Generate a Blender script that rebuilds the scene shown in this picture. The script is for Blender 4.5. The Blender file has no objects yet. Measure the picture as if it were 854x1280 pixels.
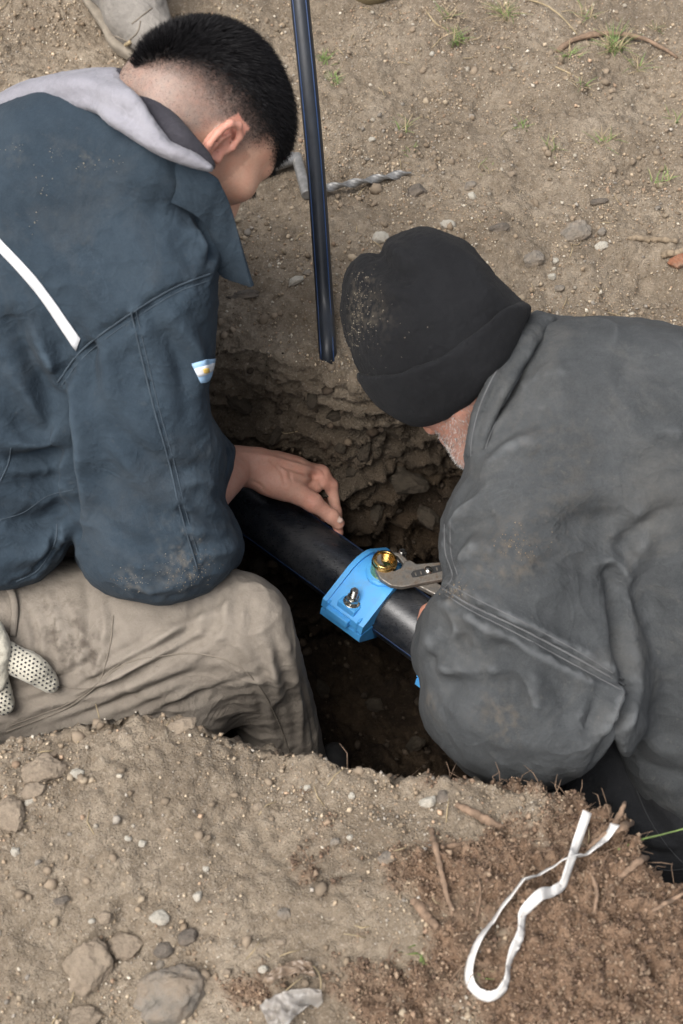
import bpy, math, random
import numpy as np
from mathutils import Vector, Matrix
from mathutils.bvhtree import BVHTree

# ------------------------------------------------------------------ camera, sky, sun, exposure
scene = bpy.context.scene
COL = scene.collection
TH = math.radians(56.0)      # the photographer stands and looks steeply down into the pit
CH = 1.55
FPX = 1800.0
cam_d = bpy.data.cameras.new('camera')
cam = bpy.data.objects.new('camera', cam_d); COL.objects.link(cam)
cam.location = (0, 0, CH); cam.rotation_euler = (math.pi/2 - TH, 0, 0)
cam_d.sensor_fit = 'VERTICAL'; cam_d.sensor_height = 36.0; cam_d.lens = FPX/1280*36.0
cam_d.clip_start = 0.02; cam_d.clip_end = 500
cam_d.dof.use_dof = True; cam_d.dof.focus_distance = 1.93; cam_d.dof.aperture_fstop = 6.5
scene.camera = cam

world = bpy.data.worlds.new('World'); scene.world = world; world.use_nodes = True
wn = world.node_tree.nodes; wl = world.node_tree.links; wn.clear()
SUN_EL, SUN_AZ = math.radians(60), math.radians(-135)      # azimuth measured from +Y towards +X
sky = wn.new('ShaderNodeTexSky'); sky.sky_type = 'NISHITA'; sky.sun_disc = False
sky.sun_elevation = SUN_EL; sky.sun_rotation = SUN_AZ
sky.air_density = 1.0; sky.dust_density = 6.0; sky.ozone_density = 1.0
bg = wn.new('ShaderNodeBackground'); bg.inputs['Strength'].default_value = 0.125
hs = wn.new('ShaderNodeHueSaturation'); hs.inputs['Saturation'].default_value = 0.42
wo = wn.new('ShaderNodeOutputWorld')
wl.new(sky.outputs[0], hs.inputs['Color']); wl.new(hs.outputs[0], bg.inputs[0]); wl.new(bg.outputs[0], wo.inputs[0])

sun_d = bpy.data.lights.new('sun', 'SUN'); sun_d.energy = 1.5; sun_d.angle = math.radians(40); sun_d.color = (1, 0.975, 0.945)
sun = bpy.data.objects.new('sun', sun_d); COL.objects.link(sun)
sdir = Vector((math.sin(SUN_AZ)*math.cos(SUN_EL), math.cos(SUN_AZ)*math.cos(SUN_EL), math.sin(SUN_EL)))
sun.rotation_euler = sdir.to_track_quat('Z', 'Y').to_euler(); sun.location = (0, 0, 6)

vs = scene.view_settings
vs.view_transform = 'Standard'; vs.look = 'None'; vs.exposure = 0.80; vs.gamma = 1.0; vs.use_curve_mapping = False

# ------------------------------------------------------------------ places seen in the photograph -> world points
FWD = np.array([0, math.cos(TH), -math.sin(TH)]); UP = np.array([0, math.sin(TH), math.cos(TH)]); RT = np.array([1.0, 0, 0])
CAMP = np.array([0, 0, CH])
def ray(u, v): return FWD + (u-427.0)/FPX*RT + (640.0-v)/FPX*UP
def P(u, v, d): return CAMP + d*ray(u, v)
def PZ(u, v, z):
    r = ray(u, v); return CAMP + r*((z-CH)/r[2])
def camdir(x, y, b):
    v = x*RT + y*UP - b*FWD; return v/np.linalg.norm(v)
def project(V):
    R = V - CAMP; d = R @ FWD
    return 427.0 + FPX*(R @ RT)/d, 640.0 - FPX*(R @ UP)/d, d

# ------------------------------------------------------------------ noise
_rs = np.random.RandomState(7); _perm = _rs.permutation(256).astype(np.int64); _perm = np.concatenate([_perm, _perm, _perm])
_grad = _rs.normal(size=(256, 3)); _grad /= np.linalg.norm(_grad, axis=1)[:, None]; _grad = _grad.astype(np.float32)
def noise3(p):
    p = np.asarray(p, np.float64); pi = np.floor(p).astype(np.int64); pf = (p-pi).astype(np.float32); pi &= 255
    w = pf*pf*pf*(pf*(pf*6-15)+10); out = 0
    for dx in (0, 1):
        for dy in (0, 1):
            for dz in (0, 1):
                h = _perm[_perm[_perm[(pi[:, 0]+dx) & 255]+((pi[:, 1]+dy) & 255)]+((pi[:, 2]+dz) & 255)]
                g = _grad[h]
                dd = g[:, 0]*(pf[:, 0]-dx)+g[:, 1]*(pf[:, 1]-dy)+g[:, 2]*(pf[:, 2]-dz)
                ww = (w[:, 0] if dx else 1-w[:, 0])*(w[:, 1] if dy else 1-w[:, 1])*(w[:, 2] if dz else 1-w[:, 2])
                out = out + dd*ww
    return out*1.6
def fbm(p, scale, octv=4, gain=0.5, off=0.0):
    p = np.asarray(p, np.float64)*scale+off; a = 1.0; s = 0; 
    for i in range(octv):
        s = s + a*noise3(p); p = p*2.03+17.1; a *= gain
    return s
def sstep(a, b, x):
    t = np.clip((x-a)/(b-a), 0, 1); return t*t*(3-2*t)

# ------------------------------------------------------------------ mesh helpers
def mk_mesh(name, V, F, smooth=True, uv=None):
    V = np.asarray(V, np.float32); me = bpy.data.meshes.new(name)
    if isinstance(F, np.ndarray):
        n, k = F.shape
        me.vertices.add(len(V)); me.vertices.foreach_set('co', V.ravel())
        me.loops.add(n*k); me.loops.foreach_set('vertex_index', F.astype(np.int32).ravel())
        me.polygons.add(n); me.polygons.foreach_set('loop_start', np.arange(0, n*k, k, dtype=np.int32))
        me.polygons.foreach_set('loop_total', np.full(n, k, np.int32)); me.update(calc_edges=True); me.validate()
    else:
        me.from_pydata([tuple(map(float, v)) for v in V], [], [tuple(map(int, f)) for f in F]); me.update()
    if smooth: me.polygons.foreach_set('use_smooth', np.ones(len(me.polygons), bool))
    return me
def set_col(me, col, name='Col'):
    a = me.attributes.new(name, 'FLOAT_COLOR', 'POINT')
    c = np.ones((len(me.vertices), 4), np.float32); c[:, :3] = col; a.data.foreach_set('color', c.ravel())
def set_f(me, val, name):
    a = me.attributes.new(name, 'FLOAT', 'POINT'); a.data.foreach_set('value', np.asarray(val, np.float32))
def obj(name, me, mat=None, parent=None):
    o = bpy.data.objects.new(name, me); COL.objects.link(o)
    if mat is not None and me is not None: me.materials.append(mat)
    if parent is not None: o.parent = parent
    return o
def tag(o, label=None, cat=None, group=None, kind=None):
    if label: o['label'] = label
    if cat: o['category'] = cat
    if group: o['group'] = group
    if kind: o['kind'] = kind
    return o
def merge(parts):
    V = []; F3 = []; F4 = []; off = 0
    for v, f in parts:
        V.append(np.asarray(v, float))
        for q in f: (F3 if len(q) == 3 else F4).append([i+off for i in q])
        off += len(v)
    return np.concatenate(V), F3+F4
def shift_origin(o, p):
    """put the object's origin at its base without moving it"""
    p = np.asarray(p, np.float32); me = o.data
    co = np.empty(len(me.vertices)*3, np.float32); me.vertices.foreach_get('co', co)
    me.vertices.foreach_set('co', (co.reshape(-1, 3)-p).ravel()); me.update(); o.location = [float(x) for x in p]
def frame_from(d, hint=(0, 0, 1)):
    d = np.asarray(d, float); d = d/np.linalg.norm(d); h = np.asarray(hint, float)
    if abs(d @ h) > 0.97*np.linalg.norm(h): h = np.array([1.0, 0, 0])
    a = np.cross(h, d); a /= np.linalg.norm(a); b = np.cross(d, a); return a, b, d
def catmull(pts, n):
    pts = np.asarray(pts, float); p = np.vstack([2*pts[0]-pts[1], pts, 2*pts[-1]-pts[-2]]); out = []
    m = len(pts)-1
    for t in np.linspace(0, m-1e-9, n):
        i = int(t); f = t-i; a, b, c, d = p[i], p[i+1], p[i+2], p[i+3]
        out.append(0.5*((2*b)+(-a+c)*f+(2*a-5*b+4*c-d)*f*f+(-a+3*b-3*c+d)*f**3))
    return np.array(out)
def tube(pts, rad, seg=10, caps=True, rough=0.0, seed=0, flat=1.0):
    pts = np.asarray(pts, float); n = len(pts); rad = np.broadcast_to(np.asarray(rad, float), (n,)); V = []; F = []
    T = np.gradient(pts, axis=0); T /= np.linalg.norm(T, axis=1)[:, None]+1e-12
    a, b, _ = frame_from(T[0]); rs = np.random.RandomState(seed)
    for i in range(n):
        a = a - T[i]*(a @ T[i]); a /= np.linalg.norm(a); b = np.cross(T[i], a)
        for k in range(seg):
            t = 2*math.pi*k/seg; r = rad[i]*(1+rough*rs.normal())
            V.append(pts[i]+r*(math.cos(t)*a+flat*math.sin(t)*b))
    for i in range(n-1):
        for k in range(seg):
            k2 = (k+1) % seg; F.append((i*seg+k, i*seg+k2, (i+1)*seg+k2, (i+1)*seg+k))
    if caps:
        V.append(pts[0]); V.append(pts[-1]); c0 = n*seg; c1 = c0+1
        for k in range(seg):
            k2 = (k+1) % seg; F.append((c0, k2, k)); F.append((c1, (n-1)*seg+k, (n-1)*seg+k2))
    return np.array(V), F
def lathe(prof, axis_o, axis_d, seg=32, hint=(0, 0, 1)):
    """prof: list of (radius, height); closed rings, no caps unless radius 0"""
    a, b, d = frame_from(axis_d, hint); V = []; F = []
    for r, h in prof:
        for k in range(seg):
            t = 2*math.pi*k/seg; V.append(np.asarray(axis_o)+d*h+r*(math.cos(t)*a+math.sin(t)*b))
    for i in range(len(prof)-1):
        for k in range(seg):
            k2 = (k+1) % seg; F.append((i*seg+k, i*seg+k2, (i+1)*seg+k2, (i+1)*seg+k))
    return np.array(V), F
def box(o, a, b, c, ha, hb, hc):
    a, b, c = [np.asarray(x, float) for x in (a, b, c)]; o = np.asarray(o, float)
    V = [o+sa*ha*a+sb*hb*b+sc*hc*c for sa in (-1, 1) for sb in (-1, 1) for sc in (-1, 1)]
    return np.array(V), [(0, 1, 3, 2), (4, 6, 7, 5), (0, 4, 5, 1), (2, 3, 7, 6), (0, 2, 6, 4), (1, 5, 7, 3)]
def prism(poly, o, a, b, c, h0, h1):
    """extrude a 2D polygon (in a,b) along c from h0 to h1"""
    o = np.asarray(o, float); n = len(poly); V = []
    for h in (h0, h1):
        for x, y in poly: V.append(o+x*np.asarray(a)+y*np.asarray(b)+h*np.asarray(c))
    F = [tuple(range(n-1, -1, -1)), tuple(range(n, 2*n))]
    for i in range(n): j = (i+1) % n; F.append((i, j, n+j, n+i))
    return np.array(V), F
def bevel(o, w=0.001, seg=2, ang=35):
    o.data.polygons.foreach_set('use_smooth', np.ones(len(o.data.polygons), bool)); o.data.set_sharp_from_angle(angle=math.radians(32))
    m = o.modifiers.new('bevel', 'BEVEL'); m.width = w; m.segments = seg; m.limit_method = 'ANGLE'; m.angle_limit = math.radians(ang)
    return o
def loft(A, B, n, m, bulge=None, thick=None):
    """grid between two edge curves; bulge(s,t)->offset vector"""
    A = catmull(A, n); B = catmull(B, n); V = []
    for i in range(n):
        for j in range(m):
            t = j/(m-1); p = A[i]*(1-t)+B[i]*t
            if bulge is not None: p = p+bulge(i/(n-1), t)
            V.append(p)
    F = [(i*m+j, i*m+j+1, (i+1)*m+j+1, (i+1)*m+j) for i in range(n-1) for j in range(m-1)]
    return np.array(V), F
def solid(o, t, off=0.0):
    m = o.modifiers.new('thickness', 'SOLIDIFY'); m.thickness = t; m.offset = off; return o
def sub(o, lv=1):
    m = o.modifiers.new('subdiv', 'SUBSURF'); m.levels = lv; m.render_levels = lv; return o

# ------------------------------------------------------------------ signed distance sculpting
class Field:
    def __init__(s, xs, ys, zs, big=0.2):
        s.ax = [np.asarray(a, np.float32) for a in (xs, ys, zs)]
        s.D = np.full([len(a) for a in s.ax], big, np.float32); s.big = big
    def _sl(s, lo, hi):
        out = []
        for a, l, h in zip(s.ax, lo, hi):
            i0 = max(0, int(np.searchsorted(a, l))-1); i1 = min(len(a), int(np.searchsorted(a, h))+1); out.append(slice(i0, max(i1, i0)))
        return tuple(out)
    def _pts(s, sl):
        return np.meshgrid(s.ax[0][sl[0]], s.ax[1][sl[1]], s.ax[2][sl[2]], indexing='ij')
    def comb(s, sl, d, k, op):
        A = s.D[sl]
        if op == 'add':
            if k > 0:
                h = np.clip(0.5+0.5*(A-d)/k, 0, 1); s.D[sl] = A*(1-h)+d*h-k*h*(1-h)
            else: s.D[sl] = np.minimum(A, d)
        elif op == 'sub':
            d = -d; h = np.clip(0.5-0.5*(A-d)/max(k, 1e-6), 0, 1); s.D[sl] = A*(1-h)+d*h+max(k, 1e-6)*h*(1-h)
    def cone(s, a, b, r1, r2, k=0.02, op='add'):
        a = np.asarray(a, float); b = np.asarray(b, float); m = max(r1, r2)+k+0.045
        sl = s._sl(np.minimum(a, b)-m, np.maximum(a, b)+m)
        X, Y, Z = s._pts(sl)
        if X.size == 0: return
        ba = b-a; L2 = ba @ ba+1e-12
        t = np.clip(((X-a[0])*ba[0]+(Y-a[1])*ba[1]+(Z-a[2])*ba[2])/L2, 0, 1)
        d = np.sqrt((X-a[0]-t*ba[0])**2+(Y-a[1]-t*ba[1])**2+(Z-a[2]-t*ba[2])**2)-(r1+(r2-r1)*t)
        s.comb(sl, d.astype(np.float32), k, op)
    def chain(s, pts, rad, k=0.02, op='add'):
        rad = [rad]*len(pts) if np.isscalar(rad) else rad
        for i in range(len(pts)-1): s.cone(pts[i], pts[i+1], rad[i], rad[i+1], k, op)
    def ell(s, c, r, R=None, k=0.02, op='add'):
        c = np.asarray(c, float); r = np.asarray(r, float); m = r.max()+k+0.045
        sl = s._sl(c-m, c+m); X, Y, Z = s._pts(sl)
        if X.size == 0: return
        X = X-c[0]; Y = Y-c[1]; Z = Z-c[2]
        if R is not None:   # R columns are the ellipsoid's axes
            X, Y, Z = (X*R[0, 0]+Y*R[1, 0]+Z*R[2, 0], X*R[0, 1]+Y*R[1, 1]+Z*R[2, 1], X*R[0, 2]+Y*R[1, 2]+Z*R[2, 2])
        k0 = np.sqrt((X/r[0])**2+(Y/r[1])**2+(Z/r[2])**2); k1 = np.sqrt((X/r[0]**2)**2+(Y/r[1]**2)**2+(Z/r[2]**2)**2)+1e-9
        s.comb(sl, (k0*(k0-1)/k1).astype(np.float32), k, op)
    def hull(s, poly, k=0.03, op='and', near=None):
        """round the sculpt down to an outline seen from where the photographer stood; sharpness k in metres"""
        poly = np.asarray(poly, float); lo = poly.min(0)-160; hi = poly.max(0)+160; st = 3.0
        us = np.arange(lo[0], hi[0], st); vs_ = np.arange(lo[1], hi[1], st); U, Vv = np.meshgrid(us, vs_, indexing='ij')
        sd = poly_sdf(poly, U, Vv)
        X, Y, Z = s._pts((slice(None),)*3)
        dep = (Y*FWD[1]+(Z-CH)*FWD[2]); uu = 427+FPX*X/dep; vv = 640-FPX*(Y*UP[1]+(Z-CH)*UP[2])/dep
        fi = np.clip((uu-lo[0])/st, 0, len(us)-1.001); fj = np.clip((vv-lo[1])/st, 0, len(vs_)-1.001)
        i = fi.astype(np.int32); j = fj.astype(np.int32); a = fi-i; b = fj-j
        d = sd[i, j]*(1-a)*(1-b)+sd[i+1, j]*a*(1-b)+sd[i, j+1]*(1-a)*b+sd[i+1, j+1]*a*b
        d = (d*dep/FPX).astype(np.float32); A = s.D
        h = np.clip(0.5-0.5*(A-d)/k, 0, 1); s.D = A*(1-h)+d*h+k*h*(1-h)
    def mesh(s, smooth=2):
        V, F = surface_nets(s.D, *s.ax)
        if smooth: V = relax(V, F, smooth)
        return V, F
def poly_sdf(poly, U, V):
    d = np.full(U.shape, 1e9); ins = np.zeros(U.shape, bool); n = len(poly)
    for i in range(n):
        a = poly[i]; b = poly[(i+1) % n]; e = b-a; L = e @ e+1e-9
        t = np.clip(((U-a[0])*e[0]+(V-a[1])*e[1])/L, 0, 1)
        d = np.minimum(d, (U-a[0]-t*e[0])**2+(V-a[1]-t*e[1])**2)
        c = ((a[1] > V) != (b[1] > V)) & (U < (b[0]-a[0])*(V-a[1])/((b[1]-a[1]) if b[1] != a[1] else 1e-9)+a[0]); ins ^= c
    d = np.sqrt(d); return np.where(ins, -d, d)
def surface_nets(D, xs, ys, zs):
    I = D < 0; c = I[:-1, :-1, :-1].astype(np.int8)
    for o in [(0, 0, 1), (0, 1, 0), (0, 1, 1), (1, 0, 0), (1, 0, 1), (1, 1, 0), (1, 1, 1)]:
        c = c+I[o[0]:D.shape[0]-1+o[0], o[1]:D.shape[1]-1+o[1], o[2]:D.shape[2]-1+o[2]]
    act = (c > 0) & (c < 8); idx = np.argwhere(act); n = len(idx)
    vid = np.full(act.shape, -1, np.int32); vid[act] = np.arange(n)
    acc = np.zeros((n, 3)); cnt = np.zeros(n); ax = (xs.astype(float), ys.astype(float), zs.astype(float))
    corners = [(a, b, e) for a in (0, 1) for b in (0, 1) for e in (0, 1)]
    val = {o: D[idx[:, 0]+o[0], idx[:, 1]+o[1], idx[:, 2]+o[2]].astype(float) for o in corners}
    for o in corners:
        for k in range(3):
            if o[k] == 0:
                p = list(o); p[k] = 1; p = tuple(p); m = (val[o] < 0) != (val[p] < 0)
                t = np.where(m, val[o]/(val[o]-val[p]+1e-20), 0)
                pos = np.stack([ax[q][idx[:, q]+o[q]] for q in range(3)], 1)
                pos[:, k] += t*(ax[k][idx[:, k]+1]-ax[k][idx[:, k]])
                acc[m] += pos[m]; cnt[m] += 1
    V = acc/np.maximum(cnt, 1)[:, None]; Fs = []
    for k in range(3):
        a, b = [(1, 2), (2, 0), (0, 1)][k]
        sl0 = [slice(None)]*3; sl1 = [slice(None)]*3; sl0[k] = slice(0, -1); sl1[k] = slice(1, None)
        E = I[tuple(sl0)] != I[tuple(sl1)]; e = np.argwhere(E)
        e = e[(e[:, a] > 0) & (e[:, b] > 0) & (e[:, a] < act.shape[a]) & (e[:, b] < act.shape[b])]
        if len(e) == 0: continue
        def g(da, db):
            q = e.copy(); q[:, a] -= da; q[:, b] -= db; return vid[q[:, 0], q[:, 1], q[:, 2]]
        Q = np.stack([g(1, 1), g(0, 1), g(0, 0), g(1, 0)], 1)
        flip = ~I[e[:, 0], e[:, 1], e[:, 2]]; Q[flip] = Q[flip][:, ::-1]; Fs.append(Q)
    F = np.concatenate(Fs); F = F[(F >= 0).all(1)]
    return V, F
def edges_of(F):
    k = F.shape[1]; E = np.concatenate([F[:, [i, (i+1) % k]] for i in range(k)]); lo = E.min(1).astype(np.int64); hi = E.max(1).astype(np.int64); n = int(hi.max())+1
    k_ = np.unique(lo*n+hi); return np.stack([k_//n, k_ % n], 1)
_ecache = {}
def relax(V, F, it, lam=0.5, E=None):
    if E is None:
        key = (id(F), F.shape[0])
        if _ecache.get('k') != key: _ecache['k'] = key; _ecache['E'] = edges_of(F); _ecache['F'] = F
        E = _ecache['E']
    deg = np.bincount(E.ravel(), minlength=len(V)).astype(float)
    for _ in range(it):
        S = np.zeros_like(V)
        for q in range(3): S[:, q] = np.bincount(E[:, 0], V[E[:, 1], q], len(V))+np.bincount(E[:, 1], V[E[:, 0], q], len(V))
        V = V+lam*(S/np.maximum(deg, 1)[:, None]-V)
    return V
def normals(V, F):
    a = V[F[:, 2]]-V[F[:, 0]]; b = V[F[:, 3 if F.shape[1] == 4 else 1]]-V[F[:, 1 if F.shape[1] == 4 else 0]]
    n = np.cross(a, b) if F.shape[1] == 4 else np.cross(b, a); N = np.zeros_like(V)
    for i in range(F.shape[1]):
        for q in range(3): N[:, q] += np.bincount(F[:, i], n[:, q], len(V))
    return N/(np.linalg.norm(N, axis=1)[:, None]+1e-12)
def subdivide(V, F):
    """one level of linear quad subdivision"""
    k = 4; E = np.concatenate([F[:, [i, (i+1) % k]] for i in range(k)]); n = len(V); lo = E.min(1).astype(np.int64); hi = E.max(1).astype(np.int64)
    ku, inv = np.unique(lo*n+hi, return_inverse=True); u = np.stack([ku//n, ku % n], 1); inv = inv.reshape(k, len(F)).T
    M = (V[u[:, 0]]+V[u[:, 1]])/2; C = V[F].mean(1); ce = n+len(u)+np.arange(len(F)); em = n+inv
    Q = np.concatenate([np.stack([F[:, i], em[:, i], ce, em[:, (i-1) % 4]], 1) for i in range(4)])
    return np.concatenate([V, M, C]), Q
def bvh(V, F): return BVHTree.FromPolygons([tuple(v) for v in V.tolist()], [tuple(f) for f in F.tolist()])
def hit(tree, u, v):
    r = ray(u, v); h = tree.ray_cast(Vector(CAMP), Vector(r).normalized())
    return (np.array(h[0]), np.array(h[1])) if h[0] is not None else (None, None)
def trace(tree, px, n=None, lift=0.0):
    """polyline of photo points laid onto a surface"""
    px = catmull(px, n) if n else np.asarray(px, float); out = []
    for u, v in px:
        p, nn = hit(tree, u, v)
        if p is not None: out.append(p+nn*lift)
    return np.array(out)
def polydist(V, L):
    d = np.full(len(V), 1e9); tt = np.zeros(len(V)); n = len(L)-1
    for i in range(n):
        a, b = L[i], L[i+1]; e = b-a; t = np.clip(((V-a) @ e)/(e @ e+1e-12), 0, 1)
        q = np.linalg.norm(V-a-t[:, None]*e, axis=1); m = q < d; d[m] = q[m]; tt[m] = (i+t[m])/n
    return d, tt
def crumple(V, F, amp, scale, seed, stretch=(1, 1, 1), patch=5.0, lo=-0.15, hi=0.35):
    """sharp little creases in patches, as in worn heavy cloth"""
    N = normals(V, F); W = V*np.array(stretch)+0.02*np.stack([fbm(V, 9, 2, 0.5, seed+i*7.7) for i in range(3)], 1)
    r = 1-np.abs(fbm(W, scale, 2, 0.45, seed))*2.2; r = np.sign(r)*np.abs(r)**1.4
    m = sstep(lo, hi, fbm(V, patch, 2, 0.5, seed+31.))
    return V+N*(amp*(r-0.35)*m)[:, None]
def wear_of(V, F, it=14, lo=0.0004, hi=0.0026):
    """how far each point stands proud of its surroundings: ridges and edges that rub pale"""
    return sstep(lo, hi, ((V-relax(V, F, it)) * normals(V, F)).sum(1))
def stain_of(V, F, spots, scale=70, seed=0.0, tree=None):
    """dried mud rubbed into cloth; spots: (u, v, radius m, amount)"""
    tree = tree or bvh(V, F); s = np.zeros(len(V)); n = 0.15+0.95*fbm(V, scale, 4, 0.7, seed)+0.6*fbm(V, 20, 3, 0.6, seed+5)
    for u, v, r, a in spots:
        p, _ = hit(tree, u, v)
        if p is not None: s += a*np.exp(-(np.linalg.norm(V-p, axis=1)/r)**2)
    return np.clip(s*np.clip(n, 0, 1.2), 0, 0.9)
def pucker(V, F, lines, amp=0.0016, w=0.011, scale=85, seed=0.0):
    """gathered cloth along stitched seams: a shallow trough with small puckers across it"""
    tree = bvh(V, F); N = normals(V, F); off = np.zeros(len(V))
    for px in lines:
        L = trace(tree, px, 40)
        if len(L) < 3: continue
        near = ((V > L.min(0)-3*w) & (V < L.max(0)+3*w)).all(1); d, t = polydist(V[near], L); n = fbm(V[near], scale, 2, 0.5, seed)
        off[near] += np.exp(-(d/w)**2)*amp*n*1.3-0.0011*np.exp(-(d/0.0035)**2)
    return V+N*off[:, None]
def folds(V, F, items, sub_=False):
    """items: (photo polyline, amplitude m, width m); fades to both ends; pushes cloth along its normal"""
    tree = bvh(V, F); N = normals(V, F); off = np.zeros(len(V))
    for px, amp, w in items:
        L = trace(tree, px, max(8, 5*len(px)))
        if len(L) < 2: continue
        # break where the trace jumps to another sheet of cloth
        seg = np.linalg.norm(np.diff(L, axis=0), axis=1); keep = seg < 0.07
        if not keep.all():
            j = np.where(~keep)[0]; L = L[:j[0]+1] if j[0] >= len(L)//2 else L[j[0]+1:]
            if len(L) < 2: continue
        near = ((V > L.min(0)-4.5*w) & (V < L.max(0)+4.5*w)).all(1)
        d, t = polydist(V[near], L); fade = np.sin(np.pi*np.clip(t, 0.06, 0.94))**0.6
        off[near] += (amp*np.exp(-(d/w)**2)-0.45*amp*np.exp(-((d-2.1*w)/(1.1*w))**2))*fade
    return V+N*off[:, None]
# ------------------------------------------------------------------ materials
class NT:
    def __init__(s, name):
        s.m = bpy.data.materials.new(name); s.m.use_nodes = True; s.t = s.m.node_tree; s.n = s.t.nodes; s.l = s.t.links
        s.b = s.n['Principled BSDF']; s.pos = None
    def new(s, k, **kw):
        n = s.n.new(k)
        for a, v in kw.items(): setattr(n, a, v)
        return n
    def link(s, a, b): s.l.new(a, b)
    def co(s, mode='geo'):
        if s.pos is None: s.pos = s.new('ShaderNodeNewGeometry').outputs['Position'] if mode == 'geo' else s.new('ShaderNodeTexCoord').outputs['Object']
        return s.pos
    def noise(s, scale, detail=4, rough=0.55, dist=0.0, stretch=None, co=None):
        n = s.new('ShaderNodeTexNoise'); n.inputs['Scale'].default_value = scale; n.inputs['Detail'].default_value = detail
        n.inputs['Roughness'].default_value = rough; n.inputs['Distortion'].default_value = dist; c = co or s.co()
        if stretch:
            mp = s.new('ShaderNodeMapping'); mp.inputs['Scale'].default_value = stretch[0]; mp.inputs['Rotation'].default_value = stretch[1]
            s.link(c, mp.inputs[0]); c = mp.outputs[0]
        s.link(c, n.inputs['Vector']); return n.outputs['Fac']
    def vor(s, scale, out='Distance', feature='F1', co=None):
        n = s.new('ShaderNodeTexVoronoi', feature=feature); n.inputs['Scale'].default_value = scale; s.link(co or s.co(), n.inputs['Vector']); return n.outputs[out]
    def ramp(s, fac, stops, mode='LINEAR'):
        r = s.new('ShaderNodeValToRGB'); cr = r.color_ramp; cr.interpolation = mode
        while len(cr.elements) < len(stops): cr.elements.new(0.5)
        for e, (p, c) in zip(cr.elements, stops):
            e.position = p; e.color = (c, c, c, 1) if np.isscalar(c) else (*c, 1)
        s.link(fac, r.inputs[0]); return r.outputs[0]
    def mix(s, f, a, b, mode='MIX'):
        n = s.new('ShaderNodeMix', data_type='RGBA', blend_type=mode)
        for sock, v in ((n.inputs[0], f), (n.inputs[6], a), (n.inputs[7], b)):
            if hasattr(v, 'is_output'): s.link(v, sock)
            elif np.isscalar(v): sock.default_value = v if sock == n.inputs[0] else (v, v, v, 1)
            else: sock.default_value = (*v, 1)
        return n.outputs[2]
    def math(s, op, a, b=0.0):
        n = s.new('ShaderNodeMath', operation=op)
        for i, v in enumerate((a, b)):
            if hasattr(v, 'is_output'): s.link(v, n.inputs[i])
            else: n.inputs[i].default_value = v
        return n.outputs[0]
    def attr(s, name, out='Color'):
        n = s.new('ShaderNodeAttribute', attribute_name=name); return n.outputs[out]
    def bump(s, h, strength, dist, prev=None):
        n = s.new('ShaderNodeBump'); n.inputs['Strength'].default_value = strength; n.inputs['Distance'].default_value = dist
        s.link(h, n.inputs['Height'])
        if prev is not None: s.link(prev, n.inputs['Normal'])
        return n.outputs[0]
    def set(s, **kw):
        for k, v in kw.items():
            i = s.b.inputs[k.replace('_', ' ')]
            if hasattr(v, 'is_output'): s.link(v, i)
            elif np.isscalar(v): i.default_value = v
            else: i.default_value = (*v, 1) if len(v) == 3 and i.type == 'RGBA' else v
        return s
def plain(name, col, rough=0.6, metal=0.0, var=0.25, vs_=30, bmp=0.0, bs=200, bd=0.001, spec=0.5, coat=0.0, rvar=0.0):
    t = NT(name); c1 = tuple(x*(1-var) for x in col); c2 = tuple(min(1, x*(1+var)) for x in col)
    t.set(Base_Color=t.ramp(t.noise(vs_, 5, 0.6), [(0.3, c1), (0.7, c2)]), Roughness=rough, Metallic=metal, Specular_IOR_Level=spec, Coat_Weight=coat)
    if rvar: t.set(Roughness=t.ramp(t.noise(vs_*2.3, 4), [(0.3, max(0.03, rough-rvar)), (0.7, min(1, rough+rvar))]))
    if bmp: t.set(Normal=t.bump(t.noise(bs, 4), bmp, bd))
    return t.m
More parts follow.
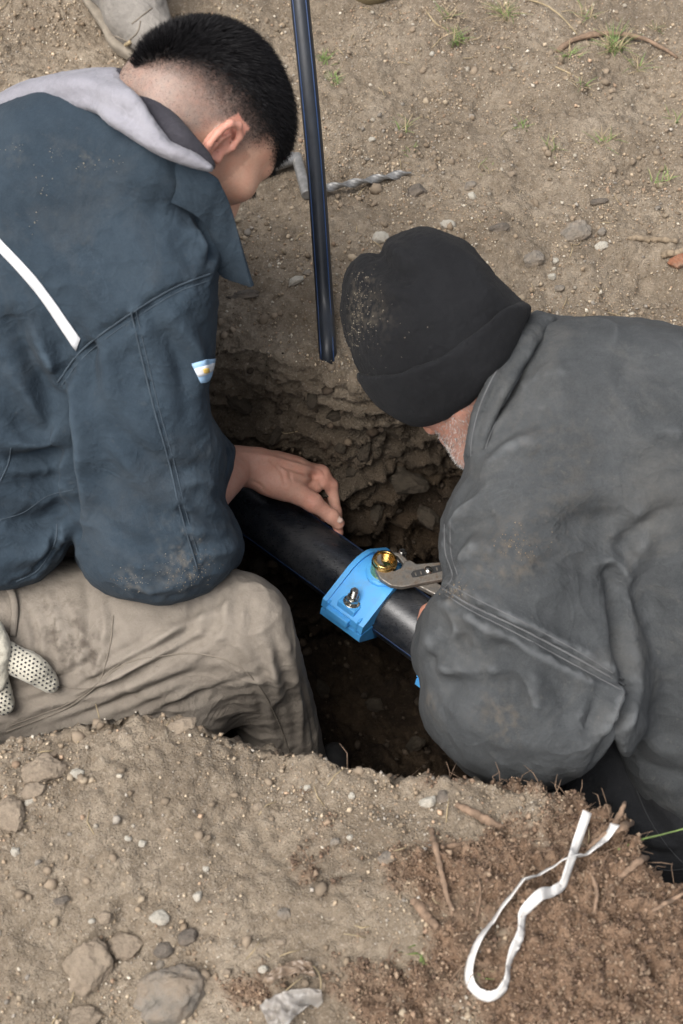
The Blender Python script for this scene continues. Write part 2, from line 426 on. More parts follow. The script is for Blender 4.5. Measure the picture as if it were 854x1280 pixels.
def cloth(name, base, worn, dust, dust_amt=0.35, weave=900, rough=0.92, fuzz=0.02, stretch=None, blot=9, wearamt=0.55, stain=None, crease=0.32):
    """worn woven cloth: base colour, paler worn threads on a broad scale, patchy dried dust, weave relief"""
    t = NT(name); dk = tuple(c*0.72 for c in base)
    c = t.ramp(t.noise(blot, 6, 0.62, 0.4), [(0.28, dk), (0.5, base), (0.78, worn)])
    fine = t.ramp(t.noise(520, 3, 0.75), [(0.35, 0.0), (0.65, 1.0)]); c = t.mix(0.28, c, t.ramp(fine, [(0.3, 0.25), (0.7, 1.0)]), 'MULTIPLY') if False else t.mix(t.math('MULTIPLY', fine, 0.30), c, worn)
    c = t.mix(t.math('MULTIPLY', t.ramp(t.noise(38, 9, 0.78, 0.3), [(0.44, 0.0), (0.72, 1.0)]), 0.42), c, worn)
    c = t.mix(t.math('MULTIPLY', t.ramp(t.noise(60, 8, 0.8), [(0.50, 0.0), (0.76, 1.0)]), 0.45), c, dk)
    d = t.math('MULTIPLY', t.ramp(t.noise(6.5, 8, 0.72, 0.8), [(0.52, 0.0), (0.74, 1.0)]), dust_amt)
    c = t.mix(d, c, dust)
    c = t.mix(t.math('MULTIPLY', t.ramp(t.noise(120, 2), [(0.66, 0), (0.74, 1)]), dust_amt*0.5), c, dust)
    c = t.mix(t.math('MULTIPLY', t.attr('wear', 'Fac'), wearamt), c, tuple(min(1, x*1.55) for x in worn))
    rid = t.math('ABSOLUTE', t.math('SUBTRACT', t.noise(17, 5, 0.55, 1.2), 0.5))
    ln_ = t.math('MULTIPLY', t.ramp(rid, [(0.0, 1.0), (0.018, 0.0)]), t.ramp(t.noise(7, 3, 0.5), [(0.50, 0.0), (0.66, 0.22)]))
    c = t.mix(ln_, c, tuple(min(1, x*1.5) for x in worn))
    c = t.mix(t.attr('stain', 'Fac'), c, stain or dust)
    t.set(Base_Color=c, Roughness=rough, Specular_IOR_Level=0.2, Sheen_Weight=fuzz, Sheen_Roughness=0.5)
    b = t.bump(t.noise(weave, 2, 0.7), 0.6, 0.0011)
    b = t.bump(t.noise(95, 5, 0.65), 0.5, 0.0024, b)
    b = t.bump(t.noise(26, 3, 0.5, 0.6, stretch), 0.35, 0.006, b)
    for sc, ds, st, off in ((11, 0.010, 0.55, 1.6), (27, 0.0045, 0.5, 1.0)):     # sharp creases pressed into the cloth
        r = t.math('ABSOLUTE', t.math('SUBTRACT', t.noise(sc, 3, 0.5, off), 0.5))
        h = t.math('MULTIPLY', t.ramp(r, [(0.0, 1.0), (0.05, 0.35), (0.16, 0.0)]), t.ramp(t.noise(sc*0.45, 2, 0.5), [(0.40, 0.0), (0.62, 1.0)]))
        b = t.bump(h, st*crease, ds, b)
    t.set(Normal=b); return t.m

# soil: sandy loam on top, dark damp loam below the rim, reddish rooty peat where the turf was cut
def soil():
    t = NT('soil'); peat = t.attr('peat', 'Fac'); damp = t.attr('damp', 'Fac')
    n1 = t.noise(7, 9, 0.68); n2 = t.noise(55, 6, 0.7); n3 = t.noise(260, 4, 0.7); v = t.vor(330)
    dry = t.ramp(n1, [(0.30, (0.150, 0.119, 0.087)), (0.5, (0.27, 0.220, 0.162)), (0.72, (0.385, 0.322, 0.245))])
    dry = t.mix(t.ramp(n2, [(0.40, 0.0), (0.62, 0.65)]), dry, (0.165, 0.128, 0.09))
    dry = t.mix(t.ramp(n3, [(0.55, 0.0), (0.75, 0.7)]), dry, (0.52, 0.46, 0.38))
    dry = t.mix(t.ramp(v, [(0.0, 0.7), (0.16, 0.0)]), dry, (0.60, 0.55, 0.48))
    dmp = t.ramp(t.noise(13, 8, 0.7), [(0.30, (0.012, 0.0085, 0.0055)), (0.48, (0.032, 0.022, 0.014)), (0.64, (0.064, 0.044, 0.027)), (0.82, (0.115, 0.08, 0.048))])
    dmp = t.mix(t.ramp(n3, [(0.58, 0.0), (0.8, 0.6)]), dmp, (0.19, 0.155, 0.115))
    pt = t.ramp(t.noise(42, 8, 0.72), [(0.28, (0.095, 0.059, 0.039)), (0.5, (0.23, 0.15, 0.098)), (0.72, (0.345, 0.24, 0.165))])
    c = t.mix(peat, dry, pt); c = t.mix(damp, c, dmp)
    t.set(Base_Color=c, Roughness=0.95, Specular_IOR_Level=0.18)
    b = t.bump(n3, 0.9, 0.0035); b = t.bump(n2, 0.8, 0.010, b); b = t.bump(v, 0.4, 0.003, b)
    t.set(Normal=b); return t.m
M = {}
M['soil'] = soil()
def grains_mat(name, rough=0.9):
    t = NT(name); c = t.attr('Col'); c = t.mix(t.math('MULTIPLY', t.noise(420, 3), 0.45), c, (0.12, 0.095, 0.07))
    t.set(Base_Color=c, Roughness=rough, Specular_IOR_Level=0.25, Normal=t.bump(t.noise(700, 3), 0.4, 0.001)); return t.m
M['grains'] = grains_mat('grains')
def stone(name, c, c2, dirt=(0.24, 0.19, 0.14), da=0.7):
    t = NT(name); t.co('obj')
    k = t.ramp(t.noise(60, 8, 0.72), [(0.28, c2), (0.5, c), (0.75, tuple(min(1, x*1.35) for x in c))])
    k = t.mix(t.ramp(t.noise(240, 3), [(0.56, 0), (0.7, 0.5)]), k, tuple(x*0.45 for x in c))
    k = t.mix(t.math('MULTIPLY', t.ramp(t.noise(28, 6, 0.7), [(0.42, 0), (0.62, 1)]), da), k, dirt)
    t.set(Base_Color=k, Roughness=0.9, Specular_IOR_Level=0.25)
    t.set(Normal=t.bump(t.noise(130, 6, 0.75), 0.9, 0.0045)); return t.m
M['st_tan'] = stone('stone_tan', (0.29, 0.235, 0.175), (0.16, 0.125, 0.09), da=0.9)
M['st_grey'] = stone('stone_grey', (0.225, 0.20, 0.168), (0.11, 0.098, 0.082), da=0.85)
M['st_white'] = stone('stone_white', (0.47, 0.44, 0.375), (0.31, 0.285, 0.24), da=0.5)
M['st_dark'] = stone('stone_dark', (0.14, 0.12, 0.10), (0.07, 0.06, 0.05), da=0.5)
M['st_pink'] = stone('stone_pink', (0.36, 0.25, 0.185), (0.22, 0.15, 0.11))
M['st_damp'] = stone('stone_damp', (0.065, 0.053, 0.038), (0.028, 0.022, 0.017), (0.05, 0.038, 0.028))
M['brick'] = stone('brick_red', (0.30, 0.13, 0.075), (0.2, 0.09, 0.05))
M['jacket_blue'] = cloth('jacket_blue', (0.023, 0.036, 0.050), (0.041, 0.058, 0.075), (0.14, 0.13, 0.115), 0.16, stain=(0.25, 0.215, 0.165), crease=0.3)
M['jacket_grey'] = cloth('jacket_grey', (0.042, 0.0455, 0.0475), (0.078, 0.082, 0.084), (0.19, 0.175, 0.15), 0.24, blot=7, wearamt=0.7, stain=(0.17, 0.135, 0.095))
M['trousers_beige'] = cloth('trousers_beige', (0.205, 0.177, 0.145), (0.262, 0.23, 0.192), (0.13, 0.105, 0.08), 0.40, fuzz=0.02, wearamt=0.3, stain=(0.085, 0.07, 0.056))
M['trousers_black'] = cloth('trousers_black', (0.017, 0.018, 0.02), (0.03, 0.031, 0.033), (0.10, 0.09, 0.08), 0.2)
M['fleece_grey'] = cloth('fleece_grey', (0.24, 0.235, 0.262), (0.305, 0.30, 0.328), (0.24, 0.22, 0.2), 0.12, fuzz=0.1, crease=0.15)
M['knit_dark'] = cloth('knit_dark', (0.026, 0.025, 0.032), (0.045, 0.043, 0.052), (0.08, 0.075, 0.07), 0.12, fuzz=0.04)
M['beanie'] = cloth('beanie', (0.0075, 0.0078, 0.009), (0.013, 0.0135, 0.015), (0.035, 0.03, 0.027), 0.10, fuzz=0.02, stain=(0.13, 0.11, 0.082), crease=0.12)
M['glove'] = cloth('glove', (0.49, 0.46, 0.375), (0.58, 0.55, 0.46), (0.24, 0.2, 0.15), 0.6, fuzz=0.2)
M['stripe'] = plain('reflective_stripe', (0.60, 0.61, 0.62), 0.45, 0, 0.06, 60, 0.2, 500, 0.0005)
M['thread'] = plain('thread', (0.036, 0.052, 0.068), 0.9)
M['thread_grey'] = plain('thread_grey', (0.10, 0.102, 0.104), 0.9)
M['thread_black'] = plain('thread_black', (0.032, 0.033, 0.035), 0.9)
M['thread_tan'] = plain('thread_tan', (0.17, 0.145, 0.115), 0.9)
def skin():
    t = NT('skin'); c = t.attr('Col'); n = t.noise(75, 5, 0.6)
    c = t.mix(t.ramp(n, [(0.35, 0.0), (0.7, 0.35)]), c, t.mix(1.0, c, (0.95, 0.62, 0.55), 'MULTIPLY'))
    c = t.mix(t.ramp(t.noise(330, 3), [(0.45, 0.0), (0.8, 0.3)]), c, t.mix(1.0, c, (0.62, 0.55, 0.5), 'MULTIPLY'))
    t.set(Base_Color=c, Roughness=0.5, Specular_IOR_Level=0.38, Subsurface_Weight=0.15, Subsurface_Scale=0.004)
    t.b.inputs['Subsurface Radius'].default_value = (1.0, 0.35, 0.2)
    b = t.bump(t.noise(480, 3, 0.6), 0.25, 0.0009); b = t.bump(t.vor(620, 'Distance', 'DISTANCE_TO_EDGE'), 0.12, 0.0008, b)
    t.set(Normal=b); return t.m
M['skin'] = skin()
def hairmat(name):
    t = NT(name); t.set(Base_Color=t.attr('Col'), Roughness=0.6, Specular_IOR_Level=0.2); return t.m
M['hair'] = hairmat('hair')
def pipe_mat():
    t = NT('polyethylene_black'); sc = t.noise(60, 6, 0.7, 0.0, ((1.2, 6, 6), (0, 0, -0.75)))
    dust = t.ramp(t.noise(16, 7, 0.7), [(0.46, 0.0), (0.74, 0.26)])
    c = t.mix(dust, (0.008, 0.010, 0.014), (0.17, 0.165, 0.16))
    t.set(Base_Color=c, Roughness=t.ramp(sc, [(0.3, 0.22), (0.7, 0.38)]), Specular_IOR_Level=0.7, Normal=t.bump(sc, 0.12, 0.001)); return t.m
M['pe_black'] = pipe_mat()
M['hose'] = plain('hose_black', (0.013, 0.016, 0.022), 0.42, 0, 0.25, 60, 0.1, 300, 0.0005, rvar=0.08)
M['pe_blue'] = plain('pipe_stripe_blue', (0.012, 0.035, 0.10), 0.4, 0, 0.15)
def blue_plastic():
    t = NT('blue_plastic'); g = t.ramp(t.noise(30, 8, 0.75), [(0.50, 0.0), (0.74, 0.5)])
    t.set(Base_Color=t.mix(g, (0.085, 0.385, 0.80), (0.15, 0.19, 0.21)), Roughness=t.ramp(t.noise(80, 4), [(0.3, 0.3), (0.7, 0.48)]),
          Normal=t.bump(t.noise(300, 3), 0.08, 0.0006)); return t.m
M['blue'] = blue_plastic()
M['brass'] = plain('brass', (0.78, 0.52, 0.19), 0.24, 1.0, 0.1, 90, 0.05, 300, 0.0004, rvar=0.08)
M['zinc'] = plain('zinc_plated', (0.62, 0.61, 0.57), 0.27, 1.0, 0.12, 120, 0.06, 400, 0.0003, rvar=0.1)
def old_steel():
    t = NT('worn_steel'); n = t.noise(95, 7, 0.7); g = t.ramp(n, [(0.40, 0.0), (0.66, 1.0)])
    t.set(Base_Color=t.mix(g, (0.27, 0.255, 0.23), (0.115, 0.085, 0.06)), Metallic=t.ramp(n, [(0.4, 0.85), (0.66, 0.15)]), Roughness=t.ramp(n, [(0.35, 0.36), (0.7, 0.8)]),
          Normal=t.bump(t.noise(260, 5), 0.3, 0.0006)); return t.m
M['steel'] = old_steel()
M['steel_grey'] = plain('dusty_steel', (0.24, 0.235, 0.225), 0.48, 0.5, 0.35, 70, 0.3, 250, 0.0008, rvar=0.15)
M['root'] = plain('root_bark', (0.20, 0.135, 0.09), 0.92, 0, 0.45, 90, 0.6, 260, 0.002)
M['twig'] = plain('twig_dry', (0.24, 0.185, 0.125), 0.92, 0, 0.4, 90, 0.5, 300, 0.0015)
M['straw'] = plain('straw', (0.33, 0.26, 0.155), 0.8, 0, 0.3, 60)
M['grass'] = plain('grass_blade', (0.13, 0.19, 0.05), 0.6, 0, 0.45, 55)
M['webbing'] = plain('white_webbing', (0.60, 0.585, 0.555), 0.8, 0, 0.16, 40, 0.35, 900, 0.0006)
def film():
    t = NT('plastic_film'); g = t.ramp(t.noise(35, 5), [(0.4, 0.05), (0.75, 0.6)])
    t.set(Base_Color=t.mix(g, (0.50, 0.48, 0.45), (0.27, 0.22, 0.17)), Roughness=0.28, Alpha=0.5, Transmission_Weight=0.25); return t.m
M['film'] = film()
M['suede'] = cloth('suede_shoe', (0.20, 0.185, 0.165), (0.29, 0.268, 0.24), (0.33, 0.29, 0.235), 0.5)
M['sole'] = plain('sole_rubber', (0.21, 0.18, 0.14), 0.85, 0, 0.25, 50, 0.3, 150, 0.001)
M['olive'] = plain('olive_boot', (0.15, 0.115, 0.06), 0.85, 0, 0.3, 50, 0.3, 150, 0.001)
M['boot'] = plain('boot_leather', (0.05, 0.048, 0.047), 0.75, 0, 0.35, 50, 0.3, 150, 0.001)
M['rubber'] = plain('black_dots', (0.035, 0.034, 0.036), 0.7)
M['dark_metal'] = plain('dark_metal', (0.07, 0.07, 0.07), 0.5, 0.7)
# ------------------------------------------------------------------ the ground: one sheet with the pit dug into it
near_px = [(-260, 955), (-120, 945), (0, 928), (60, 907), (150, 890), (230, 897), (300, 922), (370, 945), (430, 955), (472, 962), (492, 978), (560, 984), (620, 990), (690, 1002), (755, 1042), (800, 1085), (860, 1150)]
far_px = [(760, 425), (660, 432), (590, 440), (520, 452), (450, 474), (405, 468), (360, 450), (310, 438), (270, 440), (220, 440)]
RIMZ = 0.075
rim = [PZ(u, v, RIMZ)[:2] for u, v in near_px if u > -200] + [np.array(q) for q in [(0.46, 0.36), (0.62, 0.32), (0.86, 0.42), (0.95, 0.75), (0.86, 1.08), (0.72, 1.25)]]
rim += [PZ(u, v, 0.0)[:2] for u, v in far_px] + [np.array(q) for q in [(-0.36, 1.34), (-0.46, 1.28), (-0.50, 1.1), (-0.50, 0.85)]]
rim = np.array(rim)
FLOOR = -0.56
def top_z(x, y):
    near = 1-sstep(0.74, 0.98, y)
    z = 0.075*near                                              # spoil thrown to the near side
    z = z+0.06*np.exp(-(((x-0.24)/0.20)**2+((y-0.47)/0.16)**2))      # cut turf clump by the ribbon
    z = z+0.02*np.exp(-(((x+0.22)/0.13)**2+((y-0.66)/0.09)**2))
    z = z-0.05*sstep(0.62, 0.30, y)*sstep(-0.05, -0.25, x)
    z = z-0.20*sstep(-0.42, -0.52, x)*sstep(0.70, 0.80, y)*(1-sstep(1.22, 1.40, y))   # bank the left man sits on
    z = z+0.03*sstep(1.9, 2.6, y)
    for (u, v, s, a) in [(790, 130, 0.06, 0.022), (830, 115, 0.05, 0.02), (805, 215, 0.05, 0.02), (620, 130, 0.05, 0.012), (520, 120, 0.07, 0.010), (820, 350, 0.05, 0.02), (60, 60, 0.08, 0.02), (480, 330, 0.07, -0.012), (600, 290, 0.06, -0.010), (411, 455, 0.022, -0.016)]:
        q = PZ(u, v, 0); z = z-a*np.exp(-(((x-q[0])/s)**2+((y-q[1])/s)**2))
    return z
def ground_z(x, y):
    d = -poly_sdf(rim, x+0.0*y, y+0.0*x)
    w = 0.10+0.05*sstep(0.9, 0.7, y)
    s = sstep(-0.006, 1.0, np.clip(d/w, -1, 1)); s = np.where(d > 0, np.clip(d/w, 0, 1)**0.75, 0)
    return top_z(x, y)*(1-s)+FLOOR*s, d
xs = np.concatenate([-0.72-np.cumsum(0.012*1.12**np.arange(58))[::-1], np.arange(-0.72, 0.66, 0.0042), 0.66+np.cumsum(0.012*1.12**np.arange(58))])
yb = np.concatenate([0.30-np.cumsum(0.012*1.12**np.arange(57))[::-1], np.arange(0.30, 2.45, 0.0015), 2.45+np.cumsum(0.012*1.12**np.arange(58))])
i0, i1 = 57, len(yb)-58; NROW = 760
XX, YY = np.meshgrid(xs, yb[i0:i1], indexing='ij'); ZZ, DD = ground_z(XX, YY)
rows = []
for i in range(len(xs)):
    z = ZZ[i]; y = YY[i]; wgt = np.where(y > 1.75, 0.75, 1.0)
    s = np.concatenate([[0], np.cumsum(np.hypot(np.diff(y), np.diff(z))*wgt[1:])]); t = np.linspace(0, s[-1], NROW); rows.append(np.interp(t, s, y))
Yd = np.array(rows)
k = np.array([0.25, 0.5, 0.25])
for _ in range(3): Yd[1:-1] = 0.25*Yd[:-2]+0.5*Yd[1:-1]+0.25*Yd[2:]
Yall = np.concatenate([np.tile(yb[:i0], (len(xs), 1)), Yd, np.tile(yb[i1:], (len(xs), 1))], 1)
Xall = np.repeat(xs[:, None], Yall.shape[1], 1)
Zall, Dall = ground_z(Xall, Yall)
nx, ny = Xall.shape
GV = np.stack([Xall, Yall, Zall], -1).reshape(-1, 3)
ii, jj = np.meshgrid(np.arange(nx-1), np.arange(ny-1), indexing='ij'); b0 = (ii*ny+jj).ravel()
GF = np.stack([b0, b0+ny, b0+ny+1, b0+1], 1)
GN = normals(GV, GF); D_ = Dall.ravel()
inpit = sstep(-0.03, 0.05, D_); wall = np.clip(1-np.abs(GN[:, 2]), 0, 1)
near_ = np.exp(-np.maximum(0, np.hypot(GV[:, 0], GV[:, 1]-1.0)-1.4)/1.2)
loc = np.hypot(GV[:, 0], GV[:, 1]-1.2) < 3.5
disp = np.zeros(len(GV))
Q = GV[loc]
big = fbm(Q, 3.3, 3); mid = fbm(Q, 15, 4, 0.55, 5.0); fine = fbm(Q, 75, 3, 0.6, 9.0)
ip = inpit[loc]; bil = np.abs(fbm(Q*np.array([1, 1, 1.9]), 9, 4, 0.55, 3.0)); cr = np.abs(fbm(Q, 30, 4, 0.6, 21.0))
peat = sstep(0.0, 0.5, 1-np.hypot((Q[:, 0]-0.30)/0.31, (Q[:, 1]-0.46)/0.25)+0.55*fbm(Q, 11, 5, 0.65, 40.)); peat *= (Q[:, 1] < 0.75)
topd = 0.014*big+0.010*mid+0.0055*fine
strata = np.abs(fbm(Q*np.array([0.55, 0.55, 2.6]), 11, 3, 0.55, 13.0))
pitd = 0.03*big+0.040*(bil-0.25)+0.040*(strata-0.2)+0.018*(cr-0.2)+0.008*fine
ptd = 0.010*big+0.030*(cr-0.15)+0.008*fine
dd = (topd*(1-peat)+ptd*peat)*(1-ip)+pitd*ip
disp[loc] = dd
GV = GV+GN*disp[:, None]
far_flat = ~loc
ground_me = mk_mesh('ground', GV, GF)
pa = np.zeros(len(GV)); pa[loc] = peat; set_f(ground_me, pa, 'peat')
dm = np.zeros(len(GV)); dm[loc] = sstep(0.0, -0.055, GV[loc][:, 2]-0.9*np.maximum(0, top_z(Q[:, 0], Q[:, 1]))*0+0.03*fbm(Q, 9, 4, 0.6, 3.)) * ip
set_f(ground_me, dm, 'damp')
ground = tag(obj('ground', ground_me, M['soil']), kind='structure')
gsel = np.where((GV[GF[:, 0], 0] > -0.9) & (GV[GF[:, 0], 0] < 0.9) & (GV[GF[:, 0], 1] > 0.2) & (GV[GF[:, 0], 1] < 2.7))[0]
GT = bvh(GV, GF[gsel])
def on_ground(u, v): return hit(GT, u, v)
def drop(x, y, z0=1.0):
    h = GT.ray_cast(Vector((x, y, z0)), Vector((0, 0, -1))); return (np.array(h[0]), np.array(h[1])) if h[0] is not None else (None, None)

# grit and sand lying on the soil: too fine to count
_oct = np.array([[1, 0, 0], [-1, 0, 0], [0, 1, 0], [0, -1, 0], [0, 0, 1], [0, 0, -1]], float)
_octF = np.array([[0, 2, 4], [2, 1, 4], [1, 3, 4], [3, 0, 4], [2, 0, 5], [1, 2, 5], [3, 1, 5], [0, 3, 5]])
_t = (1+5**0.5)/2
_ico = np.array([[-1, _t, 0], [1, _t, 0], [-1, -_t, 0], [1, -_t, 0], [0, -1, _t], [0, 1, _t], [0, -1, -_t], [0, 1, -_t], [_t, 0, -1], [_t, 0, 1], [-_t, 0, -1], [-_t, 0, 1]], float)
_ico /= np.linalg.norm(_ico[0])
_icoF = np.array([[0, 11, 5], [0, 5, 1], [0, 1, 7], [0, 7, 10], [0, 10, 11], [1, 5, 9], [5, 11, 4], [11, 10, 2], [10, 7, 6], [7, 1, 8], [3, 9, 4], [3, 4, 2], [3, 2, 6], [3, 6, 8], [3, 8, 9], [4, 9, 5], [2, 4, 11], [6, 2, 10], [8, 6, 7], [9, 8, 1]])
def rand_rot(n, rs):
    q = rs.normal(size=(n, 4)); q /= np.linalg.norm(q, axis=1)[:, None]; w, x, y, z = q.T
    return np.stack([np.stack([1-2*(y*y+z*z), 2*(x*y-z*w), 2*(x*z+y*w)], 1), np.stack([2*(x*y+z*w), 1-2*(x*x+z*z), 2*(y*z-x*w)], 1), np.stack([2*(x*z-y*w), 2*(y*z+x*w), 1-2*(x*x+y*y)], 1)], 1)
def grains(name, C, N, size, cols, rs, parent=None, mat='grains', base='oct', sink=0.3):
    n = len(C); B, BF = (_oct, _octF) if base == 'oct' else (_ico, _icoF); R = rand_rot(n, rs)
    sc = size[:, None]*rs.uniform(0.6, 1.25, (n, 3)); J = 1+rs.uniform(-0.28, 0.28, (n, len(B), 1))
    V = np.einsum('nij,nkj->nki', R, B[None]*sc[:, None, :]*J)+(C+N*(size*(1-sink))[:, None])[:, None, :]
    F = (BF[None]+(np.arange(n)*len(B))[:, None, None]).reshape(-1, 3)
    me = mk_mesh(name, V.reshape(-1, 3), F, smooth=False); set_col(me, np.repeat(cols, len(B), 0)); return obj(name, me, M[mat], parent)
rs = np.random.RandomState(11)
def scatter(n, area, rs):
    """random points on ground faces chosen by mask, uniformly by area"""
    f = GF[gsel][area]; a = GV[f]; ar = np.linalg.norm(np.cross(a[:, 2]-a[:, 0], a[:, 3]-a[:, 1]), axis=1); pk = rs.choice(len(f), n, p=ar/ar.sum())
    r1 = rs.rand(n)[:, None]; r2 = rs.rand(n)[:, None]; q = a[pk]
    C = q[:, 0]*(1-r1)*(1-r2)+q[:, 1]*r1*(1-r2)+q[:, 2]*r1*r2+q[:, 3]*(1-r1)*r2
    N = np.cross(q[:, 2]-q[:, 0], q[:, 3]-q[:, 1]); N /= np.linalg.norm(N, axis=1)[:, None]; return C, N
fc = GV[GF[gsel]].mean(1); fpeat = pa[GF[gsel][:, 0]]; fd = D_[GF[gsel][:, 0]]; fu, fv, _d = project(fc)
inview = (fu > -160) & (fu < 1014) & (fv > -160) & (fv < 1440)
dryf = (fd < 0.0) & (fpeat < 0.6) & inview
def soil_cols(n, rs, lo=0.7, hi=1.5):
    pal = np.array([[0.29, 0.225, 0.155], [0.37, 0.30, 0.215], [0.23, 0.175, 0.12], [0.45, 0.405, 0.33], [0.30, 0.27, 0.23], [0.33, 0.23, 0.155]])
    return pal[rs.choice(6, n, p=[0.3, 0.22, 0.2, 0.1, 0.1, 0.08])]*rs.uniform(lo, hi, (n, 1))
C, N = scatter(95000, dryf, rs); clump = fbm(C, 6, 3, 0.6, 77.0); keep = rs.rand(len(C)) < np.clip(0.55+1.1*clump, 0.1, 1); C = C[keep]; N = N[keep]
sz = np.clip(rs.lognormal(math.log(0.00115), 0.45, len(C)), 0.0006, 0.0040)
tag(grains('grit', C, N, sz, soil_cols(len(C), rs, 0.85, 1.9), rs), 'fine sandy grit and crumbs scattered over the dry soil', 'grit', kind='stuff')
C, N = scatter(3400, dryf, rs); clump = fbm(C, 5, 3, 0.6, 7.0); keep = rs.rand(len(C)) < np.clip(0.4+1.5*clump, 0.05, 1); C = C[keep]; N = N[keep]
sz = np.clip(rs.lognormal(math.log(0.0029), 0.36, len(C)), 0.0016, 0.0062)
tag(grains('gravel', C, N, sz, soil_cols(len(C), rs, 0.7, 1.25), rs, base='ico', sink=0.65), 'small gravel bits and soil lumps strewn on the dry soil', 'gravel', kind='stuff')
C, N = scatter(1500, dryf, rs); clump = fbm(C, 7, 3, 0.6, 57.0); keep = rs.rand(len(C)) < np.clip(0.3+1.8*clump, 0.03, 1); C = C[keep]; N = N[keep]
sz = np.clip(rs.lognormal(math.log(0.0050), 0.25, len(C)), 0.003, 0.0085); lc_ = np.array([[0.27, 0.212, 0.152]])*rs.uniform(0.7, 1.25, (len(C), 1))
tag(grains('soil_lumps', C, N, sz, lc_, rs, base='ico', sink=0.75), 'half buried crumbly soil lumps in the dry ground', 'soil lumps', kind='stuff')
ptf = (fpeat > 0.12) & (fd < 0.03) & inview
C, N = scatter(34000, ptf, rs); sz = np.clip(rs.lognormal(math.log(0.00125), 0.42, len(C)), 0.0006, 0.0045)
pc = np.array([[0.19, 0.122, 0.08], [0.27, 0.182, 0.122], [0.12, 0.075, 0.052], [0.31, 0.225, 0.155]])[rs.choice(4, len(C))]*rs.uniform(0.7, 1.3, (len(C), 1))
tag(grains('peat_crumbs', C, N, sz, pc, rs, base='oct'), 'reddish brown crumbly peat lumps on the cut turf clump', 'peat', kind='stuff')
pitf = (fd > -0.01) & (fpeat < 0.5) & inview & (fv < 1000)
C, N = scatter(2600, pitf, rs); sz = np.clip(rs.lognormal(math.log(0.0026), 0.55, len(C)), 0.001, 0.010)
pc = np.array([[0.05, 0.036, 0.025], [0.085, 0.061, 0.041], [0.032, 0.023, 0.016], [0.13, 0.098, 0.066]])[rs.choice(4, len(C), p=[0.4, 0.3, 0.2, 0.1])]*rs.uniform(0.7, 1.3, (len(C), 1))
tag(grains('damp_clods', C, N, sz, pc, rs, base='ico'), 'dark damp soil clods clinging to the pit wall', 'soil clods', kind='stuff')
# ------------------------------------------------------------------ water pipe, clamp, pliers, riser hose, twisted bar
PIPE_R = 0.045
pa0 = PZ(336, 650, -0.25); pb0 = PZ(470, 746, -0.25); PD = pb0-pa0; PD /= np.linalg.norm(PD)
p_start = pa0-PD*0.33; p_end = pb0+PD*0.40
pv, pf = tube([p_start+(p_end-p_start)*t for t in np.linspace(0, 1, 24)], PIPE_R, 48)
water_pipe = obj('water_pipe', mk_mesh('water_pipe', pv, pf), M['pe_black'])
tag(water_pipe, 'thick black plastic water pipe with thin blue stripes crossing the pit', 'pipe')
pa_, pb_, pd_ = frame_from(PD)       # pa_: sideways, pb_: up-ish, pd_: along
tocam = CAMP-pb0; tocam -= PD*(tocam @ PD); tocam /= np.linalg.norm(tocam); pside = np.cross(PD, tocam)   # pside: image lower-left or upper-right
if pside @ camdir(-0.6, -0.8, 0) < 0: pside = -pside       # now points to the lower-left edge of the pipe
def pipe_pt(s, ang, r): return pb0+PD*s+r*(math.cos(ang)*tocam+math.sin(ang)*pside)   # ang 0 faces the camera
for ang in (math.radians(62), math.radians(-74), math.radians(-170)):
    A = [pipe_pt(s, ang-0.035, PIPE_R+0.0004) for s in np.linspace(-0.48, 0.38, 12)]; B = [pipe_pt(s, ang+0.035, PIPE_R+0.0004) for s in np.linspace(-0.48, 0.38, 12)]
    v, f = loft(A, B, 12, 2); o = obj('stripe', mk_mesh('stripe', v, f), M['pe_blue'], water_pipe); solid(o, 0.0006)

